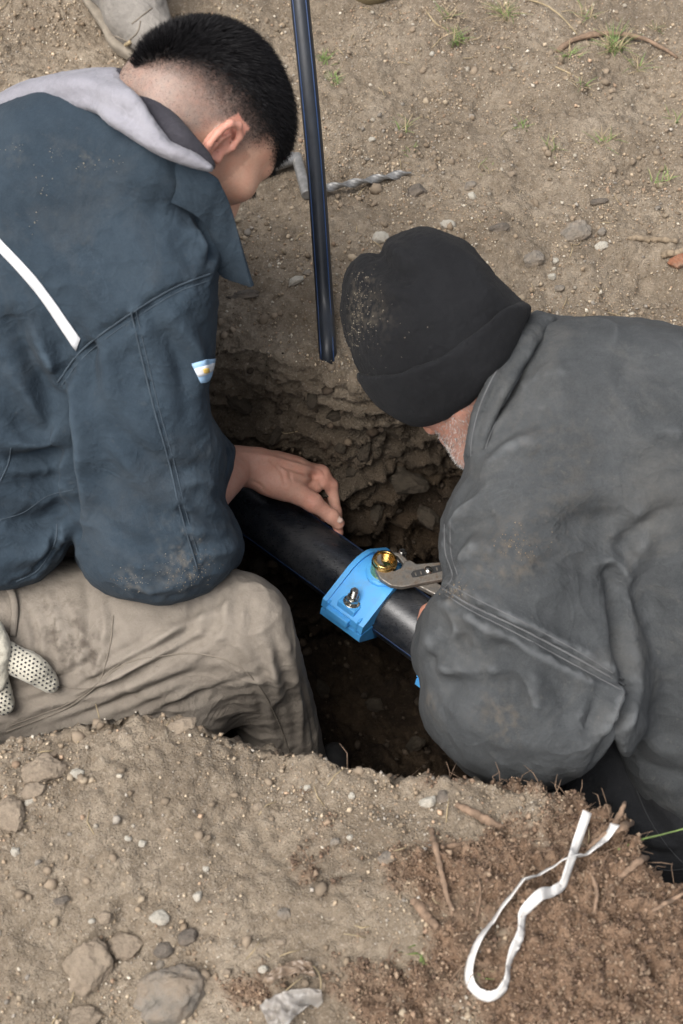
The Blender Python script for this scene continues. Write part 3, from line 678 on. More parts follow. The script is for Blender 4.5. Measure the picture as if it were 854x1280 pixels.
def saddle(s0, twist, halfw, label):
    """two blue shells bolted round the pipe; s0 along the pipe, twist = angle of the clamp's crown from the camera"""
    root = bpy.data.objects.new('saddle_clamp', None); COL.objects.link(root); root.location = [float(x) for x in pb0+PD*s0]; base = pb0+PD*s0
    up = math.cos(twist)*tocam+math.sin(twist)*pside; sd = np.cross(PD, up)
    if sd @ pside < 0: sd = -sd
    def q(x, y, z): return base+x*sd+y*up+z*PD-base
    R0, R1 = PIPE_R+0.0006, PIPE_R+0.0060; FX = 0.0735; n = 18
    def section(sgn, grow):
        g = 0.003*sgn; th = 0.0125*sgn; t0 = 1.05; Ro = R1+grow
        outer = [(Ro*math.cos(t), sgn*Ro*math.sin(t)) for t in np.linspace(t0, math.pi-t0, n)]
        inner = [(R0*math.cos(t), sgn*R0*math.sin(t)) for t in np.linspace(math.pi-0.07, 0.07, n)]
        return [(FX+grow*0.3, g), (FX+grow*0.3, g+th+sgn*grow*0.5)]+outer+[(-FX-grow*0.3, g+th+sgn*grow*0.5), (-FX-grow*0.3, g)]+inner
    def shell(sec, z0, z1):
        v = np.array([q(x, y, z) for z in (z0, z1) for x, y in sec]); m = len(sec); F = []
        for i in range(m): j = (i+1) % m; F.append((i, j, m+j, m+i))
        def cap(off, flip):
            fs = [(0, 1, 2, m-1)]
            for i in range(n-1): fs.append((m-1-i, 2+i, 3+i, m-2-i))
            fs.append((2+n+1, m-n, 1+n, 2+n))
            return [tuple(off+x for x in (t if not flip else t[::-1])) for t in fs]
        return v, F+cap(0, False)+cap(m, True)
    for sgn, nm in ((1, 'upper_shell'), (-1, 'lower_shell')):
        g = 0.003*sgn; th = 0.0125*sgn
        v, F = shell(section(sgn, 0), -halfw+0.0005, halfw-0.0005)
        o = obj(nm, mk_mesh(nm, v, F, smooth=False), M['blue'], root); bevel(o, 0.0012, 3, 28)
        if sgn == 1:
            for z in (-halfw, halfw-0.0075):      # raised end rims
                v, F = shell(section(1, 0.0042), z, z+0.0075); r = obj('rim', mk_mesh('rim', v, F, False), M['blue'], o); bevel(r, 0.0013, 3, 28)
            v, f = box(q(FX-0.017, 0.0175, 0), sd, up, PD, 0.0135, 0.0105, 0.0155); r = obj('bolt_pad', mk_mesh('bolt_pad', v, f, False), M['blue'], o); bevel(r, 0.0015, 3)
            v, f = box(q(FX+0.001, 0.0065, -0.006), sd, up, PD, 0.0062, 0.0062, 0.020); r = obj('flange_lip', mk_mesh('flange_lip', v, f, False), M['blue'], o); bevel(r, 0.0015, 3)
            v, f = box(q(FX-0.008, 0.0085, -0.0265), sd, up, PD, 0.010, 0.010, 0.0018); r = obj('rib', mk_mesh('rib', v, f, False), M['blue'], o); bevel(r, 0.0008, 2)
            v, f = box(q(FX-0.010, 0.0085, 0.0265), sd, up, PD, 0.010, 0.0125, 0.0018); r = obj('rib', mk_mesh('rib', v, f, False), M['blue'], o); bevel(r, 0.0008, 2)
    for sx in (1, -1):
        c = q(sx*(FX-0.017), 0.0262, 0.0); th_ = []
        for k_ in range(7): th_ += [(0.0060, 0.0128+0.0018*k_), (0.0053, 0.0137+0.0018*k_)]
        v, f = lathe([(0, 0.0), (0.0060, 0.0)]+th_+[(0.0058, 0.0256), (0.0048, 0.0268), (0, 0.0268)], c, up, 24); bo = obj('bolt', mk_mesh('bolt', v, f), M['zinc'], root); bo.data.set_sharp_from_angle(angle=math.radians(50))
        hexp = [(0.0102*math.cos(t), 0.0102*math.sin(t)) for t in np.arange(6)*math.pi/3+0.4]
        v, f = prism(hexp, c, sd, PD, up, 0.0030, 0.0112); nb = obj('nut', mk_mesh('nut', v, f, False), M['zinc'], bo); bevel(nb, 0.0009, 2)
        v, f = lathe([(0.003, 0.0004), (0.0128, 0.0004), (0.0128, 0.0028), (0.003, 0.0028)], c, up, 32); wa = obj('washer', mk_mesh('washer', v, f, False), M['zinc'], bo); bevel(wa, 0.0005, 2)
    return root, q, sd, up, base
CT = math.radians(-40)
clamp, cq, c_sd, c_up, c_base = saddle(-0.006, CT, 0.037, '')
tag(clamp, 'bright blue plastic saddle clamp bolted on black pipe, with brass outlet', 'pipe clamp')
# brass threaded outlet rising from the far upper side of the shell
tip_ax = c_up+0.10*camdir(-1, 0.2, 0.6); tip_ax /= np.linalg.norm(tip_ax); oc_w = c_base+c_up*0.079+PD*0.004
oc = oc_w-c_base
v, f = lathe([(0.0185, -0.045), (0.0185, -0.006), (0.0172, -0.004), (0.0172, 0.0), (0.0132, 0.0012), (0.0128, -0.004), (0.0120, -0.030), (0.0112, -0.031), (0.0112, -0.068), (0, -0.068)], oc, tip_ax, 40)
br = obj('brass_outlet', mk_mesh('brass_outlet', v, f), M['brass'], clamp); bevel(br, 0.0007, 2)
tv = []
v, f = tube([oc+tip_ax*(-0.003-0.016*t)+0.0126*(math.cos(t*44)*frame_from(tip_ax)[0]+math.sin(t*44)*frame_from(tip_ax)[1]) for t in np.linspace(0, 1, 150)], 0.0008, 5)
obj('thread', mk_mesh('thread', v, f), M['brass'], br)
v, f = lathe([(0.0285, -0.055), (0.0255, -0.028), (0.0235, -0.0255), (0.0180, -0.0255)], oc, tip_ax, 40); bs_ = obj('outlet_boss', mk_mesh('outlet_boss', v, f), M['blue'], clamp); bevel(bs_, 0.001, 2)
clamp2, *_ = saddle(0.168, math.radians(-38), 0.037, '')
tag(clamp2, 'second blue clamp on the pipe, only a corner showing beside grey sleeve', 'pipe clamp')

# slip-joint pliers gripping the brass outlet
pl = bpy.data.objects.new('pliers', None); COL.objects.link(pl); ez = 0.75*tip_ax+0.25*camdir(0, 0, 1); ez /= np.linalg.norm(ez); plp = oc_w-tip_ax*0.0125
_r = ray(520, 715); plo = CAMP+_r*(((plp-CAMP) @ ez)/(_r @ ez)); pl.location = [float(x) for x in plo]
_r = ray(560, 708); ex = CAMP+_r*(((plp-CAMP) @ ez)/(_r @ ez))-plo; ex /= np.linalg.norm(ex); ey = np.cross(ez, ex)
def ppx(pts):   # photo points -> in-plane coords of the pliers
    out = []
    for u, v in pts:
        r = ray(u, v); t = ((plo-CAMP) @ ez)/(r @ ez); w = CAMP+r*t-plo; out.append((w @ ex, w @ ey))
    return out
jaw1 = ppx([(472, 690), (467, 701), (468, 714), (475, 727), (488, 735), (502, 737), (522, 733), (560, 726), (640, 716), (640, 703), (560, 705), (520, 708), (512, 703), (505, 705), (501, 713), (492, 717), (482, 713), (477, 704), (477, 695)])
jaw2 = ppx([(478, 692), (484, 688), (500, 690), (508, 697), (514, 706), (560, 736), (640, 772), (640, 786), (556, 748), (520, 730), (500, 722), (505, 712), (504, 703), (497, 694), (487, 692), (480, 696)])
def fan(poly): return poly
v, f = prism(jaw1[::-1], (0, 0, 0), ex, ey, ez, -0.001, 0.0075); o = obj('jaw', mk_mesh('jaw', v, f, False), M['steel'], pl); bevel(o, 0.0016, 3); obj_jaw = o
v, f = prism(jaw2[::-1], (0, 0, 0), ex, ey, ez, -0.0105, -0.0015); o = obj('jaw', mk_mesh('jaw', v, f, False), M['steel'], pl); bevel(o, 0.0016, 3)
slot = ppx([(513, 721), (516, 717), (556, 708), (560, 711), (558, 716), (520, 725), (515, 725)])
v, f = prism(slot[::-1], (0, 0, 0), ex, ey, ez, 0.0066, 0.0079); o = obj('slot', mk_mesh('slot', v, f, False), M['dark_metal'], obj_jaw)
for k_ in range(6):
    a, b = ppx([(519+6.6*k_, 721.5-1.6*k_), (520+6.6*k_, 718)])
    v, f = box(a[0]*ex+a[1]*ey+ez*0.0079, ex, ey, ez, 0.0009, 0.0026, 0.0010); obj('ratchet_tooth', mk_mesh('ratchet_tooth', v, f, False), M['steel'], obj_jaw)
rv = ppx([(535, 716.5)])[0]
v, f = lathe([(0.0062, 0.006), (0.0062, 0.0095), (0.0045, 0.0112), (0, 0.0118)], rv[0]*ex+rv[1]*ey, ez, 20); obj('rivet', mk_mesh('rivet', v, f), M['zinc'], pl)
tag(pl, 'worn steel slip-joint pliers gripping the brass outlet', 'pliers')

# thin black riser hose planted at the far rim
_hb, _ = on_ground(410, 447)
hp = [_hb+np.array([0.002, 0.02, -0.12]), _hb+np.array([0, 0.004, -0.004]), P(406, 380, 2.015), P(401, 300, 1.99), P(394, 200, 1.96), P(385, 100, 1.93), P(375, 0, 1.905), P(366, -100, 1.885), P(357, -220, 1.87)]
hc = catmull(hp, 60); v, f = tube(hc, 0.0126, 24)
hose = obj('riser_hose', mk_mesh('riser_hose', v, f), M['hose']); tag(hose, 'thin black hose with blue stripes rising upright from the far rim of the pit', 'hose')
for dx in (-0.74, 0.62):
    cp = []
    for p in hc:
        tc = CAMP-p; tc /= np.linalg.norm(tc); cp.append(p+0.0127*(math.sqrt(1-dx*dx)*tc+dx*RT))
    v, f = tube(cp, 0.0011, 6); obj('stripe', mk_mesh('stripe', v, f), M['pe_blue'], hose)

# twisted steel bar with cranked handle lying on the ground
root = bpy.data.objects.new('auger_bar', None); COL.objects.link(root); g0, _ = on_ground(383, 245); root.location = [float(x) for x in g0]
def gp(u, v, h): 
    p, n = on_ground(u, v); return p+np.array([0, 0, h])-g0
A = gp(384, 247, 0.012); B = gp(514, 221, 0.009); n = 130; V = []; F = []
a, b, d = frame_from(B-A); L = np.linalg.norm(B-A)
for i in range(n):
    t = i/(n-1); tw = max(0.0, t-0.18)*2*math.pi*2.4; r = 0.0064*(1 if t < 0.9 else 1-0.75*(t-0.9)/0.1); c = A+(B-A)*t
    for k_ in range(8):
        th = 2*math.pi*k_/8; fl = 1.0 if t < 0.18 else 0.55
        x, y = r*math.cos(th)*1.12, r*math.sin(th)*fl; x, y = x*math.cos(tw)-y*math.sin(tw), x*math.sin(tw)+y*math.cos(tw); V.append(c+x*a+y*b)
F = [(i*8+k_, i*8+(k_+1) % 8, (i+1)*8+(k_+1) % 8, (i+1)*8+k_) for i in range(n-1) for k_ in range(8)]+[tuple(range(7, -1, -1)), tuple((n-1)*8+k_ for k_ in range(8))]
obj('twisted_bar', mk_mesh('twisted_bar', V, F, False), M['steel_grey'], root)
v, f = tube([gp(371, 205, 0.016), gp(384, 252, 0.013)], 0.0085, 14); bevel(obj('crank_arm', mk_mesh('crank_arm', v, f), M['steel_grey'], root), 0.001)
v, f = tube([gp(322, 223, 0.017), gp(369, 208, 0.017)], 0.0105, 18); bevel(obj('handle', mk_mesh('handle', v, f), M['steel_grey'], root), 0.001)
tag(root, 'dusty grey twisted steel bar with cranked handle lying on the ground', 'steel bar')
# ------------------------------------------------------------------ people: shared head and figure
def axis_fine(lo, hi, fine, f, c):
    """grid coordinates, spacing f inside the ranges 'fine', c elsewhere"""
    out = [lo]
    while out[-1] < hi:
        x = out[-1]; st = f if any(a-c < x < b for a, b in fine) else c; out.append(x+st)
    return np.array(out)
def head_sdf(fd, O, R, ear_sides=(1,), nose=1.0, jaw=1.0):
    """R columns = right, forward, up"""
    W = lambda x, y, z: O+R @ np.array([x, y, z])
    fd.ell(W(0, -0.006, 0.0), (0.0745, 0.0955, 0.096), R, 0.0)
    fd.ell(W(0, 0.038, 0.006), (0.0625, 0.056, 0.062), R, 0.03)
    fd.ell(W(0, -0.055, -0.03), (0.055, 0.042, 0.05), R, 0.03)
    fd.cone(W(0, 0.04, -0.045), W(0, 0.066, -0.105), 0.051, 0.034, 0.03)
    for s in (-1, 1):
        fd.cone(W(s*0.050, 0.002, -0.075), W(s*0.018, 0.078, -0.117), 0.017, 0.017, 0.03)
        fd.ell(W(s*0.046, 0.058, -0.036), (0.022, 0.022, 0.016), R, 0.022)
        fd.cone(W(s*0.045, 0.074, 0.000), W(s*0.008, 0.090, -0.002), 0.009, 0.009, 0.014)
        fd.ell(W(s*0.031, 0.098, -0.020), (0.017, 0.014, 0.012), R, 0.014, 'sub')
        fd.ell(W(s*0.031, 0.079, -0.020), (0.0135, 0.0135, 0.0125), R, 0.003)
    fd.cone(W(0, 0.093, -0.012), W(0, 0.098+0.018*nose, -0.055), 0.0085, 0.0125, 0.012)
    for s in (-1, 1): fd.ell(W(s*0.011, 0.094+0.012*nose, -0.060), (0.0085, 0.010, 0.008), R, 0.008)
    fd.cone(W(-0.020, 0.092, -0.081), W(0.020, 0.092, -0.081), 0.006, 0.006, 0.008); fd.cone(W(-0.017, 0.092, -0.091), W(0.017, 0.092, -0.091), 0.007, 0.007, 0.008)
    fd.ell(W(0, 0.086, -0.116), (0.02, 0.016, 0.016), R, 0.02)
    for s in ear_sides:
        E = lambda x, y, z: W(s*(0.0715+x), -0.012+y, -0.034+z)
        fd.ell(E(0.006, -0.006, 0.0), (0.0045, 0.0150, 0.0260), R, 0.006)
        H = [(0.003, 0.010, -0.004), (0.007, 0.013, 0.012), (0.011, 0.008, 0.026), (0.015, -0.005, 0.031), (0.0175, -0.017, 0.024), (0.018, -0.021, 0.008), (0.015, -0.018, -0.008), (0.010, -0.010, -0.021), (0.007, -0.001, -0.030), (0.003, 0.007, -0.026)]
        fd.chain([E(*h) for h in H], [0.003, 0.0036, 0.0040, 0.0042, 0.0042, 0.0040, 0.0040, 0.0052, 0.0062, 0.004], 0.003)
        fd.chain([E(0.012, -0.004, 0.018), E(0.0145, -0.012, 0.006), E(0.011, -0.008, -0.010)], [0.0028, 0.0034, 0.0036], 0.003)
        fd.ell(E(0.011, 0.000, -0.003), (0.006, 0.0068, 0.0098), R, 0.003, 'sub')
        fd.ell(E(0.005, 0.011, -0.008), (0.0035, 0.0045, 0.006), R, 0.003)
    return W
def local(V, O, R): return (V-O) @ R
def strands(name, roots, dirs, length, width, cols, rs, parent, mat='hair', bend=0.3, bias=None):
    """many fine tapered hairs, each a two-step three-sided ribbon"""
    n = len(roots); side = np.cross(dirs, rs.normal(size=(n, 3))); side /= np.linalg.norm(side, axis=1)[:, None]+1e-9
    bd = rs.normal(size=(n, 3))*bend*0.5+(0 if bias is None else bias); L = length[:, None]; w = width
    p0 = roots; p1 = roots+dirs*L*0.5+bd*L*0.12; p2 = roots+dirs*L+bd*L*0.42
    V = np.stack([p0-side*w, p0+side*w, p1-side*w*0.8, p1+side*w*0.8, p2], 1).reshape(-1, 3)
    o = (np.arange(n)*5)[:, None]; F = np.concatenate([o+np.array([[0, 1, 3]]), o+np.array([[0, 3, 2]]), o+np.array([[2, 3, 4]])])
    me = mk_mesh(name, V, F, smooth=False); set_col(me, np.repeat(cols, 5, 0)); return obj(name, me, M[mat], parent)
def on_faces(V, F, n, w, rs):
    a = V[F]; ar = np.linalg.norm(np.cross(a[:, 2]-a[:, 0], a[:, 3]-a[:, 1]), axis=1)*w; pk = rs.choice(len(F), n, p=ar/ar.sum())
    r1 = rs.rand(n)[:, None]; r2 = rs.rand(n)[:, None]; q = a[pk]; C = q[:, 0]*(1-r1)*(1-r2)+q[:, 1]*r1*(1-r2)+q[:, 2]*r1*r2+q[:, 3]*(1-r1)*r2
    N = np.cross(q[:, 2]-q[:, 0], q[:, 3]-q[:, 1]); N /= np.linalg.norm(N, axis=1)[:, None]+1e-12; return C, N
def sew(name, tree, px, parent, mat, r=0.0011, lift=0.0002, stitch=True, n=60):
    """a seam ridge laid along a garment with a row of stitches beside it"""
    L = trace(tree, px, n, lift)
    if len(L) < 4: return None
    keep = [0]
    for i in range(1, len(L)):
        if np.linalg.norm(L[i]-L[keep[-1]]) < 0.05: keep.append(i)
    L = L[keep]
    for _ in range(2): L[1:-1] = 0.25*L[:-2]+0.5*L[1:-1]+0.25*L[2:]
    v, f = tube(L, r, 6); o = obj(name, mk_mesh(name, v, f), mat, parent); return o
def specks(name, tree, spots, rs, parent, cols, smin=0.00025, smax=0.0008):
    """dried sand stuck on cloth; spots: (u, v, spread_u, spread_v, count)"""
    C = []; N = []
    for u, v, su, sv, n in spots:
        for _ in range(n):
            p, nn = hit(tree, u+su*rs.normal(), v+sv*rs.normal())
            if p is not None: C.append(p); N.append(nn)
    C = np.array(C); N = np.array(N); sz = rs.uniform(smin, smax, len(C))
    c = np.array(cols)[rs.choice(len(cols), len(C))]*rs.uniform(0.75, 1.2, (len(C), 1))
    o = grains(name, C, N, sz, c, rs, parent, sink=0.5); o['kind'] = 'stuff'; return o

# ------------------------------------------------------------------ left man
HO = P(258, 142, 1.62)
hr = camdir(0.60, -0.44, 0.67); hf = camdir(0.41, -0.42, -0.81); hf = hf-hr*(hf @ hr); hf /= np.linalg.norm(hf); hu = np.cross(hr, hf)
HR = np.stack([hr, hf, hu], 1)
neck0 = P(135, 215, 1.85); sh_r = P(192, 348, 1.67); sh_l = P(165, 190, 1.90); el_r = P(200, 665, 1.80); wr_r = P(296, 582, 2.05)
hip_c = P(-85, 700, 1.95); hip_r = P(-70, 800, 1.93); knee_r = P(315, 782, 1.86); ank_r = P(392, 1010, 2.22)
hip_l = P(-80, 650, 2.08); knee_l = P(120, 690, 2.18); ank_l = P(150, 900, 2.42); el_l = P(90, 430, 2.10); ha_l = P(190, 560, 2.30)
def left_body():
    xs_ = axis_fine(-0.72, 0.06, [(-0.29, 0.02)], 0.0026, 0.014); ys_ = axis_fine(0.72, 1.62, [(1.03, 1.48)], 0.0026, 0.014); zs_ = axis_fine(-0.66, 0.66, [(-0.26, -0.06), (0.28, 0.65)], 0.0026, 0.014)
    fd = Field(xs_, ys_, zs_); W = head_sdf(fd, HO, HR, (1, -1), 0.6)
    fd.cone(W(0, -0.03, -0.06), neck0, 0.050, 0.055, 0.02)
    fd.cone(neck0+0.1*(hip_c-neck0), hip_c, 0.09, 0.12, 0.03); fd.cone(neck0, sh_r, 0.035, 0.04, 0.03); fd.cone(neck0, sh_l, 0.05, 0.05, 0.03)
    fd.cone(sh_r, el_r, 0.05, 0.042, 0.03); fd.cone(sh_l, el_l, 0.05, 0.042, 0.03); fd.cone(el_l, ha_l, 0.042, 0.03, 0.02); fd.cone(ha_l, ha_l+np.array([0.03, 0.05, -0.03]), 0.03, 0.02, 0.02)
    for h, k_, a in ((hip_r, knee_r, ank_r), (hip_l, knee_l, ank_l)):
        fd.cone(h, k_, 0.07, 0.046, 0.03); fd.cone(k_, a, 0.044, 0.033, 0.02); fd.cone(hip_c, h, 0.12, 0.09, 0.04)
    # forearm, wrist and the gripping right hand
    fd.cone(el_r, wr_r, 0.042, 0.027, 0.02)
    hb = lambda u, v, d: P(u, v, d)
    fd.cone(P(288, 581, 2.045), P(322, 586, 2.06), 0.0255, 0.0265, 0.012)
    fd.cone(P(322, 584, 2.06), P(368, 592, 2.085), 0.0265, 0.024, 0.014)          # back of hand
    fd.cone(P(345, 580, 2.08), P(398, 592, 2.115), 0.0165, 0.0135, 0.014)          # index metacarpal
    fd.cone(P(345, 588, 2.11), P(392, 602, 2.150), 0.0165, 0.0135, 0.014)
    fd.cone(P(335, 604, 2.055), P(352, 606, 2.065), 0.0185, 0.020, 0.012)          # heel of the thumb
    fd.cone(P(350, 604, 2.06), P(390, 627, 2.072), 0.0205, 0.0135, 0.012)
    fd.ell(P(391, 628, 2.072), (0.0138, 0.0138, 0.0138), None, 0.006)
    fd.cone(P(391, 628, 2.072), P(414, 645, 2.085), 0.0125, 0.0102, 0.005)         # thumb
    fd.ell(P(414, 645, 2.085), (0.0112, 0.0108, 0.0108), None, 0.004)
    fd.cone(P(414, 645, 2.085), P(423, 654, 2.092), 0.0104, 0.0094, 0.004)
    fd.ell(P(402, 592, 2.108), (0.0128, 0.0128, 0.0120), None, 0.006)              # index knuckle
    fd.cone(P(402, 592, 2.108), P(413, 606, 2.112), 0.0105, 0.0098, 0.005)
    fd.ell(P(414, 607, 2.112), (0.0102, 0.0102, 0.0102), None, 0.004)
    fd.cone(P(414, 607, 2.112), P(420, 640, 2.118), 0.0094, 0.0085, 0.004)
    fd.cone(P(420, 640, 2.118), P(423, 666, 2.122), 0.0088, 0.0078, 0.004)
    for j, (u, v, d) in enumerate([(398, 604, 2.14), (388, 612, 2.165), (376, 616, 2.185)]):     # other fingers behind the pipe
        a = P(u, v, d); b = P(u+10, v+18, d+0.012); c = P(u+6, v+44, d+0.02)
        fd.cone(P(350+3*j, 592+4*j, 2.10+0.02*j), a, 0.015, 0.0115, 0.012); fd.cone(a, b, 0.0102, 0.0095, 0.005); fd.cone(b, c, 0.0092, 0.007, 0.004)
    # tendons and the web between thumb and index
    fd.cone(P(335, 573, 2.045), P(396, 588, 2.098), 0.004, 0.004, 0.010)
    fd.cone(P(388, 614, 2.090), P(404, 604, 2.100), 0.0085, 0.008, 0.012)
    return fd
fd = left_body(); LV, LF = fd.mesh(1)
lc = local(LV, HO, HR)
skin0 = np.array([0.56, 0.335, 0.24]); col = np.tile(skin0, (len(LV), 1))*(1+0.06*fbm(LV, 30, 3)[:, None])
headm = np.linalg.norm(lc, axis=1) < 0.19
ear = (np.abs(lc[:, 0]) > 0.0735) & (lc[:, 1] < 0.004) & (lc[:, 1] > -0.045) & (np.abs(lc[:, 2]+0.034) < 0.042)
col[ear] = np.array([0.57, 0.285, 0.215])
side = np.arctan2(np.abs(lc[:, 0]), lc[:, 2]+0.030)                       # angle away from the crown line
hairline = 0.84+0.10*np.clip(lc[:, 1]/0.08, -1, 1)+0.03*fbm(LV, 40, 2)
zlim = -0.055+0.055*sstep(-0.06, 0.0, lc[:, 1])   # the thick hair runs lower at the back
face_front = lc[:, 1] > 0.068+0.10*np.clip(0.03-lc[:, 2], 0, 0.05)
topm = headm & (side < hairline+0.26) & (lc[:, 1] < 0.088) & (lc[:, 2] > zlim-0.01)
# clipped sides: colour of scalp showing through short stubble, fading to bare skin at the ears
low = -0.045+0.055*sstep(0.00, 0.055, lc[:, 1])-0.055*sstep(-0.02, -0.06, lc[:, 1])
fade = sstep(-0.004, 0.050, lc[:, 2]-low)*(1-sstep(0.052, 0.072, lc[:, 1]-0.35*np.clip(lc[:, 2]-0.02, 0, 0.1)))*headm*(~ear)
grain = 0.5+0.5*fbm(LV, 130, 3, 0.7)
stub = np.clip(fade*(0.80+0.22*grain)*0.95, 0, 0.93); near_hair = sstep(0.62, 0.05, side-hairline)[:, None]
col = col*(1-stub[:, None])+(np.array([0.25, 0.195, 0.165])*(1-near_hair)+np.array([0.062, 0.052, 0.048])*near_hair)*stub[:, None]
side_burn = headm & (np.abs(lc[:, 1]-0.018) < 0.014) & (lc[:, 2] < -0.01) & (lc[:, 2] > -0.07) & (np.abs(lc[:, 0]) > 0.04)
col[side_burn] = col[side_burn]*np.array([0.80, 0.78, 0.78])
dark = sstep(0.24, -0.16, side-hairline+0.06*fbm(LV, 110, 2))*headm*(lc[:, 1] < 0.09)*sstep(-0.01, 0.02, lc[:, 2]-zlim)
col = col*(1-0.93*dark[:, None])+0.012*0.93*dark[:, None]
col[(LV[:, 2] < 0.05) & (LV[:, 0] > -0.22)] *= np.array([1.06, 1.01, 1.05])
# reddish knuckles and paler thumb nail side on the hand
hd = LV[:, 2] < 0.05
for u, v, d, r in [(391, 628, 2.06, 0.018), (402, 592, 2.10, 0.016), (414, 607, 2.10, 0.013), (424, 666, 2.115, 0.012)]:
    w = np.exp(-(np.linalg.norm(LV-P(u, v, d), axis=1)/r)**2)[:, None]*0.5*hd[:, None]; col = col*(1-w)+np.array([0.58, 0.27, 0.20])*w
LB = folds(LV, LF, [([(338, 575), (352, 590), (356, 607)], -0.0016, 0.0022), ([(345, 574), (378, 583), (400, 590)], 0.0022, 0.0035), ([(352, 588), (376, 596), (396, 603)], 0.0018, 0.0032), ([(349, 580), (376, 589), (398, 597)], -0.0016, 0.003), ([(399, 585), (405, 590), (407, 597)], -0.0012, 0.0016), ([(410, 603), (416, 606), (420, 605)], -0.0012, 0.0014), ([(414, 622), (419, 623), (424, 622)], -0.001, 0.0012), ([(384, 622), (392, 622), (399, 620)], -0.0011, 0.0014), ([(342, 574), (360, 588), (366, 606)], -0.0012, 0.002), ([(405, 640), (410, 636), (416, 634)], -0.0010, 0.0016), ([(408, 644), (413, 640), (419, 638)], -0.0010, 0.0016),
    ([(398, 600), (404, 612), (404, 622)], -0.0014, 0.0025), ([(300, 566), (330, 570), (372, 580)], 0.0014, 0.004), ([(312, 600), (325, 606), (332, 614)], -0.001, 0.002)])
me = mk_mesh('person', LB, LF); set_col(me, col)
man_l = obj('person', me, M['skin'])
tag(man_l, 'man in navy work jacket with cropped black hair bending over the pipe', 'person')
# thumb nail
p0, n0 = hit(bvh(LB, LF), 424, 649)
if p0 is not None:
    a = P(427, 655, 2.09)-P(414, 645, 2.085); a /= np.linalg.norm(a); b = np.cross(n0, a); b /= np.linalg.norm(b); V = []
    for i in range(6):
        for j in range(6):
            s, t = i/5-0.5, j/5-0.5; V.append(p0+a*s*0.012*(1-0.3*(2*t)**2)+b*t*0.0095-n0*((2*t)**2*0.0018-0.0009))
    nail = obj('thumb_nail', mk_mesh('thumb_nail', V, np.array([[i*6+j, (i+1)*6+j, (i+1)*6+j+1, i*6+j+1] for i in range(5) for j in range(5)])), plain('nail', (0.62, 0.45, 0.37), 0.35), man_l); solid(nail, 0.0006)

rs = np.random.RandomState(3); HN = normals(LB, LF)
fw = topm[LF].all(1)*(sstep(0.26, -0.10, (side-hairline)[LF].mean(1))**1.6)*sstep(-0.01, 0.02, (lc[:, 2]-zlim)[LF].mean(1))
C, N = on_faces(LB, LF, 34000, fw, rs); lcc = local(C, HO, HR)
fwd_dir = hf*0.35+hu*0.10
dirs = N*0.42+(hf-N*(N @ hf)[:, None])*0.75+rs.normal(size=C.shape)*0.07; dirs /= np.linalg.norm(dirs, axis=1)[:, None]
edge = sstep(1.0, 0.45, np.arctan2(np.abs(lcc[:, 0]), lcc[:, 2]+0.03)); front = sstep(-0.09, 0.06, lcc[:, 1])
ln = (0.0020+0.0210*edge*(0.55+0.45*front))*rs.uniform(0.8, 1.08, len(C))
hc_ = np.array([[0.0065, 0.006, 0.0068]])*rs.uniform(0.6, 1.6, (len(C), 1))
hair = strands('hair', C, dirs, ln, 0.00033, hc_, rs, man_l, bend=0.12)
hair['kind'] = 'stuff'
fade_w = (stub[LF].mean(1)*((side-hairline)[LF].mean(1) > -0.08))**1.5
C, N = on_faces(LB, LF, 44000, fade_w*(0.15+1.3*sstep(0.65, 0.0, (side-hairline)[LF].mean(1)))+1e-9, rs); dirs = N*0.55-hu*0.35+rs.normal(size=C.shape)*0.25; dirs /= np.linalg.norm(dirs, axis=1)[:, None]
up_ = np.clip((local(C, HO, HR)[:, 2]+0.02)/0.08, 0.2, 1)
o = strands('stubble', C, dirs, 0.0008+0.0022*up_*rs.uniform(0.5, 1, len(C)), 0.00016, np.array([[0.02, 0.017, 0.016]])*rs.uniform(0.6, 1.8, (len(C), 1)), rs, hair, bend=0.1); o['kind'] = 'stuff'
# eyebrow and lashes
def locus(pts): return np.array([HO+HR @ np.array(p) for p in pts])
for nm, pts, n, ln_, dv in (('eyebrow', [(0.018, 0.099, 0.002), (0.032, 0.094, 0.006), (0.047, 0.081, 0.003)], 300, 0.008, (0.5, 0.5, 0.2)), ('eyelashes', [(0.022, 0.094, -0.024), (0.031, 0.094, -0.026), (0.041, 0.088, -0.025)], 120, 0.009, (0.2, 1.0, -0.35))):
    L = catmull(locus(pts), n); L = L+rs.normal(size=L.shape)*0.0012; dv = HR @ np.array(dv); d = np.tile(dv/np.linalg.norm(dv), (n, 1))+rs.normal(size=(n, 3))*0.15
    o = strands(nm, L, d, np.full(n, ln_), 0.0003, np.full((n, 3), 0.012), rs, man_l)

# trousers
def grid(lo, hi, st): return [np.arange(a, b, st) for a, b in zip(lo, hi)]
fd = Field(*grid((-0.72, 0.70, -0.66), (0.05, 1.28, 0.12), 0.0052))
fd.cone(hip_r, P(180, 795, 1.87), 0.125, 0.092, 0.0); fd.cone(P(180, 795, 1.87), knee_r, 0.092, 0.078, 0.04); fd.ell(P(325, 772, 1.855), (0.07, 0.068, 0.07), None, 0.04)
fd.chain([knee_r, P(362, 900, 2.03), P(388, 1000, 2.2)], [0.077, 0.071, 0.070], 0.04)
fd.cone(hip_c, hip_r, 0.15, 0.14, 0.05); fd.cone(hip_l, knee_l, 0.11, 0.085, 0.03); fd.cone(knee_l, ank_l, 0.08, 0.065, 0.03)
fd.cone(P(-120, 885, 1.88), P(230, 872, 1.90), 0.085, 0.07, 0.04); fd.hull([(-400, 400), (100, 600), (260, 690), (306, 711), (330, 722), (350, 738), (362, 760), (371, 795), (384, 845), (396, 893), (409, 952), (425, 1100), (300, 1140), (100, 990), (-100, 985), (-400, 985)], 0.035)
TV, TF = fd.mesh(3); TV, TF = subdivide(TV, TF); TV = relax(TV, TF, 3)
